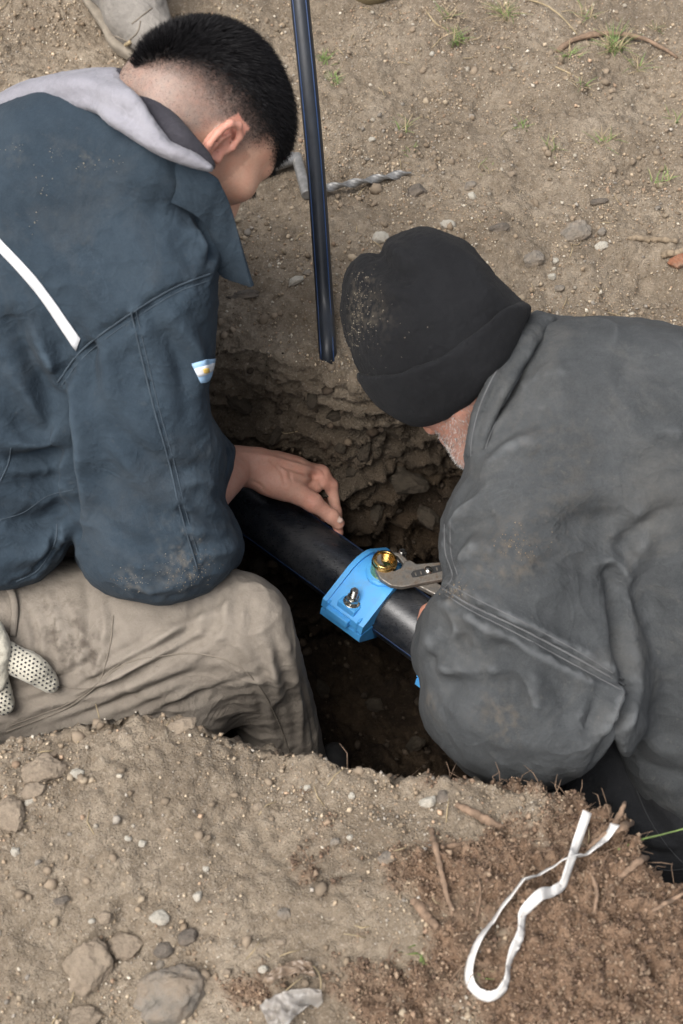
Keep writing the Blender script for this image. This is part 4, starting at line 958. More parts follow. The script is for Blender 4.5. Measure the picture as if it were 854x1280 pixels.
TV = TV+normals(TV, TF)*(0.0018*fbm(TV*np.array([0.6, 1, 1]), 22, 3, 0.55))[:, None]
tf = []
for px, a, w in [([(60, 905), (160, 862), (240, 825), (300, 770)], 0.007, 0.011), ([(0, 905), (110, 862), (190, 812), (232, 760)], 0.008, 0.012), ([(30, 918), (140, 880), (220, 850), (270, 838)], -0.007, 0.010),
    ([(215, 880), (255, 862), (330, 842)], -0.006, 0.010), ([(240, 893), (290, 870), (335, 868)], 0.004, 0.014), ([(160, 900), (230, 868), (290, 850)], 0.007, 0.010),
    ([(330, 905), (345, 870), (340, 830), (325, 790)], 0.005, 0.012), ([(360, 925), (360, 880), (352, 830), (340, 775)], -0.006, 0.011), ([(378, 935), (375, 880), (366, 825)], 0.006, 0.009), ([(395, 940), (388, 895), (378, 850)], -0.005, 0.007),
    ([(105, 720), (112, 770), (112, 830)], -0.006, 0.010), ([(128, 745), (132, 790), (118, 845)], 0.006, 0.009), ([(60, 745), (75, 790), (70, 850)], 0.006, 0.010), ([(35, 760), (45, 800), (42, 850)], -0.006, 0.008),
    ([(140, 765), (220, 770), (290, 745)], -0.004, 0.014), ([(170, 800), (230, 785), (280, 760)], 0.005, 0.012), ([(300, 730), (315, 765), (310, 810)], -0.003, 0.012), ([(0, 870), (90, 840), (150, 790)], -0.006, 0.009), ([(85, 760), (95, 800), (92, 850)], -0.005, 0.007), ([(240, 790), (290, 800), (325, 830)], 0.004, 0.010)]:
    tf.append((px, a, w))
tf2 = [([(0, 895+6*k_), (90, 872-4*k_), (170, 842-9*k_), (250, 800-10*k_)], 0.006*(1 if k_ % 2 else -1), 0.008) for k_ in range(-1, 4)]+[([(372-9*k_, 935), (368-11*k_, 880), (352-14*k_, 815)], 0.0022*(1 if k_ % 2 else -1), 0.007) for k_ in range(5)]+[([(250+12*k_, 725+3*k_), (240+14*k_, 770), (225+18*k_, 805)], 0.003*(1 if k_ % 2 else -1), 0.009) for k_ in range(5)]
TV = folds(TV, TF, [(p_, 0.58*a_, 0.58*w_) for p_, a_, w_ in tf+tf2]); TV = crumple(TV, TF, 0.0032, 16, 3.0, (0.6, 1, 1)); TV = relax(TV, TF, 1)
TT = bvh(TV, TF); _me = mk_mesh('trousers', TV, TF); set_f(_me, wear_of(TV, TF), 'wear'); set_f(_me, stain_of(TV, TF, [(75, 790, 0.04, 0.75), (110, 815, 0.03, 0.6), (60, 750, 0.03, 0.5), (390, 880, 0.025, 0.6), (385, 920, 0.03, 0.5), (300, 740, 0.03, 0.25), (130, 850, 0.03, 0.4), (215, 880, 0.03, 0.4), (330, 900, 0.03, 0.35)], 60, 3.0, TT), 'stain')
trousers_l = obj('trousers', _me, M['trousers_beige'], man_l); trousers_l['label'] = 'dusty beige work trousers'
sew('seam', TT, [(8, 915), (90, 882), (150, 833), (195, 821), (245, 817), (290, 828), (322, 855), (345, 895), (364, 945)], trousers_l, M['thread_tan'], 0.0011)
sew('seam', TT, [(12, 908), (92, 876), (150, 829)], trousers_l, M['thread_tan'], 0.0008)
sew('pocket_seam', TT, [(142, 770), (136, 815), (118, 858), (70, 858)], trousers_l, M['thread_tan'], 0.0009)
# boot at the foot of the shin
fb = Field(*grid((-0.16, 0.72, -0.62), (0.14, 1.12, -0.40), 0.005)); ba = P(400, 1000, 2.23)
fb.cone(ba, ba+np.array([0, 0, -0.06]), 0.052, 0.050, 0.02); fb.cone(ba+np.array([-0.03, 0, -0.085]), ba+np.array([0.12, 0.05, -0.105]), 0.042, 0.034, 0.03); fb.cone(P(418, 945, 2.22), P(410, 980, 2.22), 0.022, 0.04, 0.02)
BV, BF = fb.mesh(3); obj('boot', mk_mesh('boot', BV, BF), M['boot'], man_l)

# jacket
fd = Field(*grid((-0.72, 0.74, -0.30), (0.02, 1.66, 0.62), 0.0052))
fd.chain([P(-110, 690, 1.95), P(-20, 480, 1.84), P(70, 330, 1.78)], [0.19, 0.195, 0.175], 0.0); fd.cone(P(70, 330, 1.78), P(130, 240, 1.74), 0.175, 0.135, 0.05)
fd.cone(P(80, 265, 1.70), P(190, 335, 1.665), 0.115, 0.088, 0.06); fd.cone(P(110, 230, 1.72), P(160, 190, 1.90), 0.12, 0.10, 0.05)
fd.cone(P(40, 660, 1.84), P(-60, 680, 1.86), 0.095, 0.15, 0.05)
fd.chain([P(150, 190, 1.90), el_l, P(180, 545, 2.28)], [0.095, 0.075, 0.05], 0.03)
fd.chain([P(190, 340, 1.665), P(182, 500, 1.72), P(192, 660, 1.785)], [0.098, 0.095, 0.098], 0.03)
fd.ell(P(190, 690, 1.79), (0.098, 0.085, 0.085), None, 0.04)
fd.cone(P(205, 670, 1.80), P(262, 620, 1.95), 0.095, 0.058, 0.03); fd.cone(P(262, 615, 1.93), P(285, 580, 2.02), 0.058, 0.036, 0.02); fd.ell(P(268, 680, 1.86), (0.05, 0.05, 0.05), None, 0.04)
fd.cone(P(130, 205, 1.67), P(225, 262, 1.65), 0.07, 0.05, 0.04); fd.cone(P(90, 170, 1.645), P(190, 208, 1.575), 0.07, 0.046, 0.04); fd.cone(P(215, 320, 1.70), P(262, 330, 1.76), 0.08, 0.05, 0.05); fd.cone(P(210, 400, 1.74), P(240, 520, 1.86), 0.07, 0.05, 0.05)
fd.cone(P(235, 520, 1.86), P(285, 582, 2.01), 0.045, 0.033, 0.04)
fd.hull([(-500, 150), (-120, 115), (0, 115), (60, 106), (120, 104), (180, 128), (225, 165), (268, 208), (278, 230), (285, 262), (279, 320), (272, 345), (270, 395), (268, 450), (259, 485), (264, 520), (283, 545), (297, 556), (294, 582), (283, 606), (280, 627), (297, 650), (308, 684), (303, 706), (278, 733), (240, 750), (205, 757), (160, 750), (120, 737), (101, 722), (96, 695), (93, 672), (78, 698), (50, 726), (20, 736), (-40, 742), (-500, 760)], 0.028)
JV, JF = fd.mesh(3); JV, JF = subdivide(JV, JF); JV = relax(JV, JF, 3)
JV = JV+normals(JV, JF)*(0.0022*fbm(JV*np.array([1, 1, 0.7]), 11, 3, 0.5))[:, None]
jf = []
for px, a, w in [([(70, 470), (88, 530), (96, 600), (97, 668)], -0.020, 0.013), ([(78, 478), (120, 430), (190, 385), (250, 350)], -0.004, 0.010), ([(92, 485), (110, 560), (112, 640)], 0.006, 0.014),
    ([(40, 420), (62, 455), (80, 500)], 0.008, 0.012), ([(15, 400), (45, 455), (70, 520)], -0.008, 0.011), ([(0, 450), (35, 500), (60, 540)], 0.006, 0.012),
    ([(0, 575), (50, 572), (92, 560)], -0.007, 0.010), ([(0, 548), (45, 552), (85, 540)], 0.007, 0.011), ([(0, 615), (50, 622), (94, 605)], 0.007, 0.014), ([(0, 655), (50, 652), (90, 632)], -0.006, 0.011), ([(10, 700), (50, 690), (80, 660)], 0.006, 0.012),
    ([(195, 400), (225, 450), (235, 510)], -0.005, 0.013), ([(215, 395), (245, 440), (250, 480)], 0.005, 0.012), ([(120, 480), (150, 540), (200, 580), (255, 590)], -0.004, 0.012), ([(140, 560), (190, 615), (250, 630)], 0.004, 0.014),
    ([(120, 640), (170, 680), (235, 690), (290, 670)], -0.004, 0.013), ([(230, 640), (262, 650), (296, 655)], -0.006, 0.010), ([(222, 610), (250, 600), (280, 612)], 0.005, 0.010), ([(245, 690), (275, 690), (300, 680)], 0.004, 0.009),
    ([(225, 250), (255, 275), (268, 310)], -0.005, 0.010), ([(210, 280), (245, 300), (262, 330)], 0.005, 0.011), ([(255, 280), (262, 310), (258, 335)], -0.006, 0.008), ([(100, 420), (112, 450), (108, 500)], -0.006, 0.012), ([(130, 420), (140, 470), (132, 520)], 0.004, 0.014),
    ([(20, 200), (90, 240), (170, 290)], 0.003, 0.03), ([(10, 260), (80, 300), (150, 350)], -0.003, 0.025), ([(160, 730), (200, 738), (250, 725)], 0.003, 0.01), ([(40, 720), (62, 690), (72, 650)], -0.004, 0.006), ([(270, 545), (285, 565), (283, 590)], -0.003, 0.004), ([(277, 545), (291, 562), (289, 588)], 0.002, 0.003)]:
    jf.append((px, a, w))
JV = folds(JV, JF, [(p_, 1.25*a_, 0.85*w_) for p_, a_, w_ in jf]); JV = crumple(JV, JF, 0.0030, 11, 8.0); JV = crumple(JV, JF, 0.0014, 30, 18.0)
JSEAMS = [[(74, 481), (102, 443), (142, 411), (186, 381), (226, 359), (264, 346)], [(167, 389), (181, 449), (198, 519), (215, 579), (229, 639), (249, 709)], [(20, 727), (48, 712), (68, 680), (72, 655)]]
JV = pucker(JV, JF, JSEAMS, 0.0022, 0.013, 70, 3.0); JV = relax(JV, JF, 1)
JT = bvh(JV, JF); _me = mk_mesh('jacket', JV, JF); set_f(_me, wear_of(JV, JF), 'wear'); set_f(_me, stain_of(JV, JF, [(235, 712, 0.028, 0.35), (165, 728, 0.018, 0.28), (110, 202, 0.02, 0.16), (70, 190, 0.012, 0.16), (20, 188, 0.015, 0.14), (225, 670, 0.03, 0.15)], 110, 1.0, JT), 'stain')
jacket_l = obj('jacket', _me, M['jacket_blue'], man_l); jacket_l['label'] = 'worn navy blue work jacket'
for px, r in [([(72, 478), (100, 440), (140, 408), (185, 378), (225, 356), (264, 342)], 0.0013), ([(76, 484), (104, 447), (145, 414), (188, 385), (227, 363), (264, 350)], 0.0007),
              ([(164, 390), (178, 450), (195, 520), (212, 580), (226, 640), (247, 712)], 0.0012), ([(170, 388), (184, 448), (201, 518), (218, 578), (232, 638), (252, 706)], 0.0007),
              ([(0, 650), (30, 640), (60, 620), (93, 612)], 0.0006), ([(20, 727), (48, 712), (68, 680), (72, 655)], 0.0012), ([(0, 602), (10, 580), (14, 560)], 0.001)]:
    sew('seam', JT, px, jacket_l, M['thread'], r)
def band(name, tree, A, B, parent, mat, n=24, m=5, lift=0.0012, th=0.0014):
    A = catmull(A, n); B = catmull(B, n); V = []
    for i in range(n):
        for j in range(m):
            q = A[i]*(1-j/(m-1))+B[i]*j/(m-1); p, nn = hit(tree, *q)
            V.append(p+nn*lift if p is not None else (V[-1] if V else np.zeros(3)))
    V = relax(np.array(V), np.array([[i*m+j, (i+1)*m+j, (i+1)*m+j+1, i*m+j+1] for i in range(n-1) for j in range(m-1)]), 0)
    o = obj(name, mk_mesh(name, V, np.array([[i*m+j, (i+1)*m+j, (i+1)*m+j+1, i*m+j+1] for i in range(n-1) for j in range(m-1)])), mat, parent); solid(o, th); return o
o = band('reflective_stripe', JT, [(-40, 255), (0, 298), (50, 352), (101, 423)], [(-46, 268), (-4, 311), (44, 364), (95, 438)], jacket_l, M['stripe'], 30)
o['label'] = 'white reflective stripe across the shoulder'
# flag patch on the sleeve: pale blue, white, pale blue with a small sun
patch = band('flag_patch', JT, [(240, 454), (254, 450), (268, 448)], [(250, 478), (258, 477), (263, 470)], jacket_l, plain('patch_blue', (0.30, 0.47, 0.66), 0.85, 0, 0.1), 12, 7, 0.0016)
patch['label'] = 'light blue and white flag patch on sleeve'
band('white_band', JT, [(243, 460), (255, 456), (266, 453)], [(247, 470), (256, 467), (264, 462)], patch, plain('patch_white', (0.66, 0.67, 0.68), 0.85, 0, 0.06), 10, 4, 0.0027)
band('sun_emblem', JT, [(252, 460), (254, 459), (257, 459)], [(253, 465), (255, 465), (258, 464)], patch, plain('patch_gold', (0.62, 0.42, 0.10), 0.8), 6, 4, 0.0037)
# cuff
v = [P(296, 556, 2.02), P(297, 570, 2.03), P(292, 590, 2.03), P(284, 606, 2.02)]
# standing collar with its point turned out
A = [P(150, 170, 1.60), P(205, 192, 1.552), P(262, 216, 1.545), P(276, 232, 1.555), P(291, 268, 1.585), P(305, 318, 1.615), P(316, 358, 1.64)]
B = [P(150, 215, 1.60), P(200, 245, 1.565), P(245, 268, 1.575), P(262, 290, 1.60), P(270, 318, 1.62), P(276, 343, 1.645), P(313, 357, 1.648)]
v, f = loft(A, B, 40, 14, lambda s, t: camdir(0.3, 0.3, 0.9)*0.010*math.sin(math.pi*t)*math.sin(math.pi*min(1, s*1.1)))
o = obj('collar', mk_mesh('collar', v, np.array(f)), M['jacket_blue'], jacket_l); solid(o, 0.005); bevel(o, 0.0015, 2)
# hood of the fleece worn underneath and its dark lining
fd = Field(*grid((-0.62, 1.02, 0.22), (-0.02, 1.62, 0.66), 0.004))
fd.chain([P(-90, 150, 1.80), P(0, 140, 1.72), P(70, 128, 1.66), P(125, 130, 1.615), P(170, 158, 1.55), P(215, 188, 1.52), P(262, 209, 1.515)], [0.06, 0.055, 0.05, 0.048, 0.040, 0.028, 0.016], 0.03)
fd.hull([(-200, 150), (-60, 128), (0, 118), (20, 106), (50, 97), (90, 88), (120, 84), (148, 84), (160, 104), (178, 130), (196, 158), (212, 178), (245, 192), (272, 210), (266, 217), (235, 208), (205, 196), (175, 180), (150, 162), (120, 142), (90, 134), (50, 128), (0, 137), (-60, 150), (-200, 190)], 0.012)
HV, HF = fd.mesh(2); HV, HF = subdivide(HV, HF); HV = relax(HV, HF, 2); HV = HV+normals(HV, HF)*(0.0015*fbm(HV, 28, 3)+0.0005*fbm(HV, 240, 2))[:, None]
HV = folds(HV, HF, [([(40, 110), (100, 108), (160, 130)], 0.004, 0.012), ([(110, 125), (160, 145), (200, 180)], -0.004, 0.010), ([(60, 122), (110, 120), (150, 140)], -0.003, 0.008), ([(150, 100), (180, 140), (215, 170)], 0.003, 0.008)])
hood = obj('hood', mk_mesh('hood', HV, HF), M['fleece_grey'], man_l); hood['label'] = 'light grey fleece hood lying behind the neck'
fd = Field(*grid((-0.42, 1.02, 0.24), (-0.05, 1.5, 0.62), 0.004))
fd.chain([P(120, 110, 1.68), P(160, 115, 1.62), P(200, 145, 1.565), P(235, 180, 1.535), P(264, 206, 1.53)], [0.05, 0.045, 0.036, 0.024, 0.014], 0.02)
fd.hull([(100, 100), (148, 84), (165, 90), (190, 105), (215, 135), (240, 165), (262, 190), (274, 212), (262, 214), (215, 200), (160, 170), (110, 150)], 0.010)
HV, HF = fd.mesh(2); obj('hood_lining', mk_mesh('hood_lining', HV, HF), M['knit_dark'], hood)
rs = np.random.RandomState(21)
sand = [(0.30, 0.26, 0.20), (0.38, 0.34, 0.27), (0.24, 0.2, 0.15)]
specks('dried_sand', JT, [(232, 715, 18, 13, 110), (165, 728, 13, 8, 40), (258, 700, 8, 8, 30), (150, 722, 6, 8, 15), (215, 725, 40, 14, 25)], rs, jacket_l, sand)
specks('dried_mud', JT, [(70, 190, 5, 4, 8), (110, 204, 14, 5, 14), (15, 185, 12, 4, 8), (55, 240, 3, 8, 8), (42, 275, 3, 9, 7), (145, 203, 5, 5, 8), (55, 215, 10, 20, 8)], rs, jacket_l, [(0.30, 0.27, 0.21), (0.24, 0.21, 0.17)], 0.0003, 0.0009)
# ------------------------------------------------------------------ right man, kneeling in the pit
RO = P(548, 428, 1.735)
rl = camdir(-0.58, -0.50, 0.64); rf = camdir(-0.30, -0.44, -0.85); rf = rf-rl*(rf @ rl); rf /= np.linalg.norm(rf); rr = -rl; ru = np.cross(rr, rf)
RR = np.stack([rr, rf, ru], 1)
nk = P(665, 505, 1.80); rs_l = P(640, 640, 1.73); rs_r = P(670, 520, 1.98); re_l = P(670, 890, 1.72); rw_l = P(548, 775, 2.00)
rhip = P(845, 905, 1.95); re_r = P(650, 700, 2.14); rw_r = P(630, 745, 2.12)
def right_body():
    xs_ = axis_fine(-0.04, 0.75, [(-0.02, 0.24)], 0.003, 0.014); ys_ = axis_fine(0.50, 1.50, [(0.92, 1.32)], 0.003, 0.014); zs_ = axis_fine(-0.66, 0.45, [(-0.30, 0.38)], 0.003, 0.014)
    fd = Field(xs_, ys_, zs_); W = head_sdf(fd, RO, RR, (), 0.5)
    fd.cone(W(0, -0.03, -0.06), nk, 0.055, 0.058, 0.02); fd.cone(nk+0.12*(rhip-nk), rhip, 0.09, 0.13, 0.03); fd.cone(nk, rs_l, 0.045, 0.05, 0.03); fd.cone(nk, rs_r, 0.05, 0.05, 0.03)
    fd.cone(rs_l, re_l, 0.05, 0.042, 0.03); fd.cone(re_l, rw_l, 0.042, 0.028, 0.02); fd.cone(rs_r, re_r, 0.05, 0.04, 0.03); fd.cone(re_r, rw_r, 0.04, 0.028, 0.02)
    k1 = P(705, 1010, 2.05); k2 = P(790, 900, 2.25); f1 = P(900, 1180, 2.02); f2 = P(980, 1050, 2.2)
    for a, b in ((k1, f1), (k2, f2)): fd.cone(rhip, a, 0.09, 0.055, 0.03); fd.cone(a, b, 0.05, 0.035, 0.02)
    # left hand closed round the plier handles: palm, four curled fingers, thumb
    fd.cone(P(552, 790, 2.00), P(554, 770, 2.02), 0.027, 0.024, 0.015)
    for j in range(4):
        a = P(562+7*j, 754+7*j, 2.005+0.006*j); b = P(568+7*j, 738+8*j, 2.03+0.004*j); c = P(579+7*j, 738+8*j, 2.055)
        fd.cone(P(553, 772, 2.01), a, 0.014, 0.011, 0.01); fd.cone(a, b, 0.0105, 0.0095, 0.005); fd.cone(b, c, 0.0095, 0.0075, 0.004)
    fd.cone(P(540, 795, 2.00), P(534, 780, 1.995), 0.013, 0.0105, 0.01); fd.cone(P(534, 780, 1.995), P(533, 764, 2.0), 0.0105, 0.0088, 0.005)
    return fd
fd = right_body(); RV, RF = fd.mesh(1); lc = local(RV, RO, RR); headm = np.linalg.norm(lc, axis=1) < 0.2
col = np.tile(np.array([0.54, 0.27, 0.19]), (len(RV), 1))*(1+0.07*fbm(RV, 30, 3)[:, None])
beard = headm*sstep(-0.060, -0.092, lc[:, 2]+0.35*np.clip(0.02-lc[:, 1], 0, 0.1)*0+0.012*fbm(RV, 60, 2))*(lc[:, 1] > -0.03)
col = col*(1-0.45*beard[:, None])+np.array([0.26, 0.20, 0.175])*0.45*beard[:, None]
me = mk_mesh('person', RV, RF); set_col(me, col); man_r = obj('person', me, M['skin'])
tag(man_r, 'man in grey canvas jacket and black knit hat kneeling in the pit', 'person')
rs = np.random.RandomState(9)
C, N = on_faces(RV, RF, 9500, beard[RF].mean(1)+1e-9, rs); dirs = N*0.7-ru*0.5+rs.normal(size=C.shape)*0.3; dirs /= np.linalg.norm(dirs, axis=1)[:, None]
o = strands('beard_stubble', C, dirs, rs.uniform(0.0018, 0.0045, len(C)), 0.00026, np.array([[0.42, 0.40, 0.38]])*rs.uniform(0.25, 1.4, (len(C), 1)), rs, man_r); o['kind'] = 'stuff'

# trousers: kneeling legs
fd = Field(*grid((0.12, 0.40, -0.66), (0.80, 1.20, 0.10), 0.006))
k1 = P(705, 1010, 2.05); k2 = P(790, 900, 2.25); f1 = P(900, 1180, 2.02); f2 = P(980, 1050, 2.2)
fd.cone(rhip, k1, 0.16, 0.085, 0.03); fd.cone(k1, f1, 0.085, 0.07, 0.03); fd.cone(rhip, k2, 0.15, 0.085, 0.03); fd.cone(k2, f2, 0.085, 0.07, 0.03)
fd.cone(P(800, 985, 1.91), P(900, 1000, 1.89), 0.13, 0.15, 0.04); fd.cone(P(745, 975, 1.92), P(830, 960, 1.90), 0.085, 0.12, 0.04)
KV, KF = fd.mesh(3); KV, KF = subdivide(KV, KF); KV = relax(KV, KF, 2); KV = KV+normals(KV, KF)*(0.004*fbm(KV, 16, 3))[:, None]
KV = folds(KV, KF, [([(775, 950), (800, 1010), (850, 1060)], -0.006, 0.010), ([(790, 940), (820, 990), (860, 1020)], 0.006, 0.012), ([(800, 1060), (830, 1070), (860, 1065)], -0.006, 0.009), ([(710, 985), (740, 995), (780, 990)], 0.005, 0.010)])
trousers_r = obj('trousers', mk_mesh('trousers', KV, KF), M['trousers_black'], man_r); trousers_r['label'] = 'black work trousers'
KT = bvh(KV, KF); sew('seam', KT, [(782, 945), (795, 985), (815, 1030), (845, 1070), (870, 1090)], trousers_r, M['thread_black'], 0.0009); sew('seam', KT, [(815, 1082), (835, 1088), (870, 1084)], trousers_r, M['thread_black'], 0.0009)
for a in (f1, f2):
    fb = Field(*grid(a+np.array([-0.16, -0.2, -0.14]), a+np.array([0.2, 0.2, 0.14]), 0.008)); fb.cone(a+np.array([-0.04, 0, 0]), a+np.array([0.02, -0.01, 0.0]), 0.075, 0.06, 0.02); fb.cone(a+np.array([0.02, -0.01, 0.02]), a+np.array([0.04, -0.02, -0.07]), 0.055, 0.04, 0.03)
    BV, BF = fb.mesh(2); obj('boot', mk_mesh('boot', BV, BF), M['boot'], man_r)

# canvas jacket
fd = Field(*grid((-0.0, 0.48, -0.34), (0.82, 1.50, 0.46), 0.0056))
fd.chain([P(890, 940, 1.93), P(870, 720, 1.865), P(795, 540, 1.805)], [0.20, 0.215, 0.195], 0.0); fd.cone(P(790, 540, 1.80), P(690, 490, 1.795), 0.195, 0.115, 0.06)
fd.cone(P(700, 480, 1.83), P(660, 520, 1.98), 0.11, 0.09, 0.05)
fd.cone(P(725, 560, 1.76), P(648, 640, 1.735), 0.145, 0.112, 0.06)
fd.chain([P(645, 640, 1.735), P(640, 770, 1.715), P(655, 860, 1.72)], [0.115, 0.108, 0.112], 0.05)
fd.cone(P(655, 870, 1.725), P(690, 890, 1.70), 0.105, 0.10, 0.05)
fd.chain([P(650, 880, 1.73), P(585, 850, 1.83), P(552, 790, 1.97)], [0.10, 0.082, 0.050], 0.04)
fd.cone(P(560, 700, 1.82), P(600, 650, 1.78), 0.05, 0.08, 0.04); fd.chain([rs_r, re_r, rw_r], [0.09, 0.075, 0.05], 0.03)
fd.cone(P(745, 820, 1.70), P(700, 880, 1.70), 0.06, 0.09, 0.04)
fd.hull([(586, 592), (582, 560), (592, 510), (612, 465), (642, 420), (668, 391), (700, 399), (745, 397), (800, 401), (854, 411), (960, 430), (1300, 600), (1300, 1120), (900, 1060), (815, 1020), (786, 985), (772, 945), (766, 908), (757, 935), (733, 968), (694, 989), (660, 993), (620, 989), (580, 976), (551, 946), (528, 912), (521, 880), (528, 852), (517, 832), (516, 800), (524, 768), (535, 747), (551, 735), (556, 720), (550, 690), (552, 652), (570, 616)], 0.032)
WV, WF = fd.mesh(3); WV, WF = subdivide(WV, WF); WV = relax(WV, WF, 3)
WV = WV+normals(WV, WF)*(0.004*fbm(WV, 7, 2, 0.5)+0.0012*fbm(WV, 30, 3, 0.55, 4.))[:, None]
wf = []
for px, a, w in [([(760, 715), (766, 760), (774, 810), (786, 862)], -0.012, 0.012), ([(738, 735), (740, 780), (750, 830)], 0.006, 0.022), ([(785, 862), (775, 890), (764, 906)], -0.018, 0.010), ([(764, 905), (752, 930), (738, 955)], -0.006, 0.012), ([(758, 880), (742, 898), (735, 915)], -0.010, 0.010), ([(775, 870), (760, 885), (755, 900)], 0.010, 0.012),
    ([(830, 640), (815, 740), (820, 850)], -0.006, 0.018), ([(770, 700), (790, 670), (830, 640)], -0.006, 0.012), ([(745, 705), (765, 700), (785, 720)], 0.008, 0.010),
    ([(552, 738), (590, 762), (650, 792), (720, 830), (782, 858)], -0.005, 0.007), ([(555, 750), (600, 775), (650, 800), (715, 838), (775, 868)], 0.005, 0.010), ([(556, 728), (600, 745), (650, 775), (720, 812), (770, 845)], 0.006, 0.011),
    ([(560, 770), (580, 810), (620, 815), (650, 800)], -0.006, 0.012), ([(535, 790), (560, 835), (610, 845)], 0.006, 0.012), ([(528, 830), (555, 815), (590, 790)], -0.006, 0.010), ([(545, 870), (580, 850), (640, 855)], -0.005, 0.012), ([(655, 830), (670, 870), (660, 920)], 0.006, 0.016), ([(690, 850), (715, 885), (715, 930)], -0.005, 0.014), ([(560, 760), (570, 790), (560, 820)], 0.006, 0.008), ([(620, 800), (640, 830), (640, 870)], -0.005, 0.012),
    ([(560, 665), (575, 640), (610, 605)], 0.006, 0.010), ([(557, 690), (590, 660), (640, 640)], -0.005, 0.012), ([(572, 720), (590, 690), (640, 690)], 0.005, 0.014), ([(600, 590), (640, 560), (700, 555)], 0.005, 0.012), ([(615, 560), (650, 530), (700, 520)], -0.005, 0.011), ([(640, 500), (680, 470), (730, 465)], 0.004, 0.012),
    ([(650, 640), (720, 610), (790, 620)], 0.004, 0.02), ([(690, 680), (740, 650), (800, 655)], -0.005, 0.018), ([(760, 480), (790, 520), (800, 570)], 0.004, 0.015), ([(730, 440), (790, 450), (850, 480)], -0.004, 0.018), ([(800, 560), (830, 540), (860, 545)], 0.005, 0.012), ([(660, 720), (700, 700), (740, 720)], -0.005, 0.013), ([(580, 900), (640, 930), (710, 920)], 0.004, 0.018), ([(800, 900), (820, 930), (860, 940)], 0.006, 0.014), ([(790, 950), (825, 965), (860, 968)], -0.006, 0.011)]:
    wf.append((px, a, w))
WV = folds(WV, WF, [(p_, 1.15*a_, 0.85*w_) for p_, a_, w_ in wf]); WV = crumple(WV, WF, 0.0034, 9, 5.0); WV = crumple(WV, WF, 0.0014, 28, 15.0); WV = crumple(WV, WF, 0.0042, 6, 45.0, (1, 1, 1), 4.0, -0.3, 0.2)
WV = pucker(WV, WF, [[(553, 735), (590, 757), (650, 785), (720, 822), (782, 857)], [(556, 655), (557, 690), (566, 720)]], 0.0026, 0.015, 60, 9.0); WV = relax(WV, WF, 1)
WT = bvh(WV, WF); _me = mk_mesh('jacket', WV, WF); set_f(_me, wear_of(WV, WF), 'wear'); set_f(_me, stain_of(WV, WF, [(567, 738, 0.014, 0.5), (645, 682, 0.030, 0.28), (655, 700, 0.02, 0.15), (620, 885, 0.03, 0.2), (640, 910, 0.02, 0.15), (700, 650, 0.04, 0.1), (600, 720, 0.03, 0.25), (690, 560, 0.05, 0.12), (535, 880, 0.02, 0.3)], 90, 2.0, WT), 'stain')
jacket_r = obj('jacket', _me, M['jacket_grey'], man_r); jacket_r['label'] = 'faded charcoal grey canvas jacket with dust stains'
for px, r in [([(553, 735), (590, 757), (650, 785), (720, 822), (782, 857)], 0.0013), ([(556, 743), (592, 765), (650, 794), (718, 831), (776, 862)], 0.0008), ([(558, 728), (594, 748), (653, 777), (722, 814), (780, 850)], 0.0008),
              ([(556, 655), (557, 690), (566, 720), (556, 735)], 0.0009), ([(563, 652), (564, 690), (572, 718)], 0.0007), ([(782, 862), (772, 890), (766, 905)], 0.0008)]:
    sew('seam', WT, px, jacket_r, M['thread_grey'], r)
# stand-up collar: a folded band round the neck
fd = Field(*grid((0.08, 0.96, 0.0), (0.36, 1.32, 0.42), 0.0042))
fd.chain([P(598, 592, 1.70), P(600, 545, 1.675), P(622, 490, 1.66), P(652, 440, 1.675), P(682, 404, 1.72)], [0.022, 0.025, 0.026, 0.026, 0.024], 0.02)
fd.hull([(585, 592), (581, 562), (591, 512), (611, 466), (641, 419), (666, 388), (700, 398), (676, 428), (650, 470), (628, 510), (612, 550), (604, 580), (596, 600)], 0.010)
CV, CF = fd.mesh(2); CV, CF = subdivide(CV, CF); CV = relax(CV, CF, 2); CV = CV+normals(CV, CF)*(0.0018*fbm(CV, 50, 3))[:, None]
CV = folds(CV, CF, [([(590, 575), (600, 525), (622, 478), (655, 428)], -0.003, 0.005), ([(600, 585), (608, 540), (632, 490), (664, 440)], 0.003, 0.006)])
collar = obj('collar', mk_mesh('collar', CV, CF), M['jacket_grey'], jacket_r); CT_ = bvh(CV, CF)
sew('seam', CT_, [(589, 580), (590, 550), (600, 508), (620, 465), (648, 424)], collar, M['thread_grey'], 0.0009); sew('seam', CT_, [(602, 585), (610, 550), (630, 505), (655, 462), (680, 425)], collar, M['thread_grey'], 0.0009)

# knit hat
fd = Field(*grid((-0.03, 0.98, 0.05), (0.27, 1.36, 0.42), 0.0042))
fd.ell(RO+RR @ np.array([0, -0.006, 0.012]), (0.088, 0.110, 0.112), RR, 0.0)
fd.cone(P(470, 365, 1.76), P(540, 380, 1.73), 0.055, 0.10, 0.05); fd.cone(P(530, 330, 1.72), P(560, 400, 1.72), 0.05, 0.10, 0.05); fd.ell(P(455, 380, 1.77), (0.05, 0.05, 0.05), None, 0.04)
hat_px = [(430, 350), (438, 328), (452, 317), (468, 317), (476, 321), (483, 300), (500, 287), (522, 282), (550, 287), (580, 300), (605, 325), (625, 350), (645, 370), (664, 383), (655, 410), (635, 450), (608, 485), (585, 508), (560, 524), (530, 536), (508, 543), (485, 535), (468, 518), (452, 490), (440, 462), (430, 420), (425, 385)]
fd.hull(hat_px, 0.022); BD = fd.D.copy()
BV, BF = fd.mesh(2); BV, BF = subdivide(BV, BF); BV = relax(BV, BF, 2); BV = BV+normals(BV, BF)*(0.0025*fbm(BV, 22, 3)+0.0006*fbm(BV, 200, 2))[:, None]
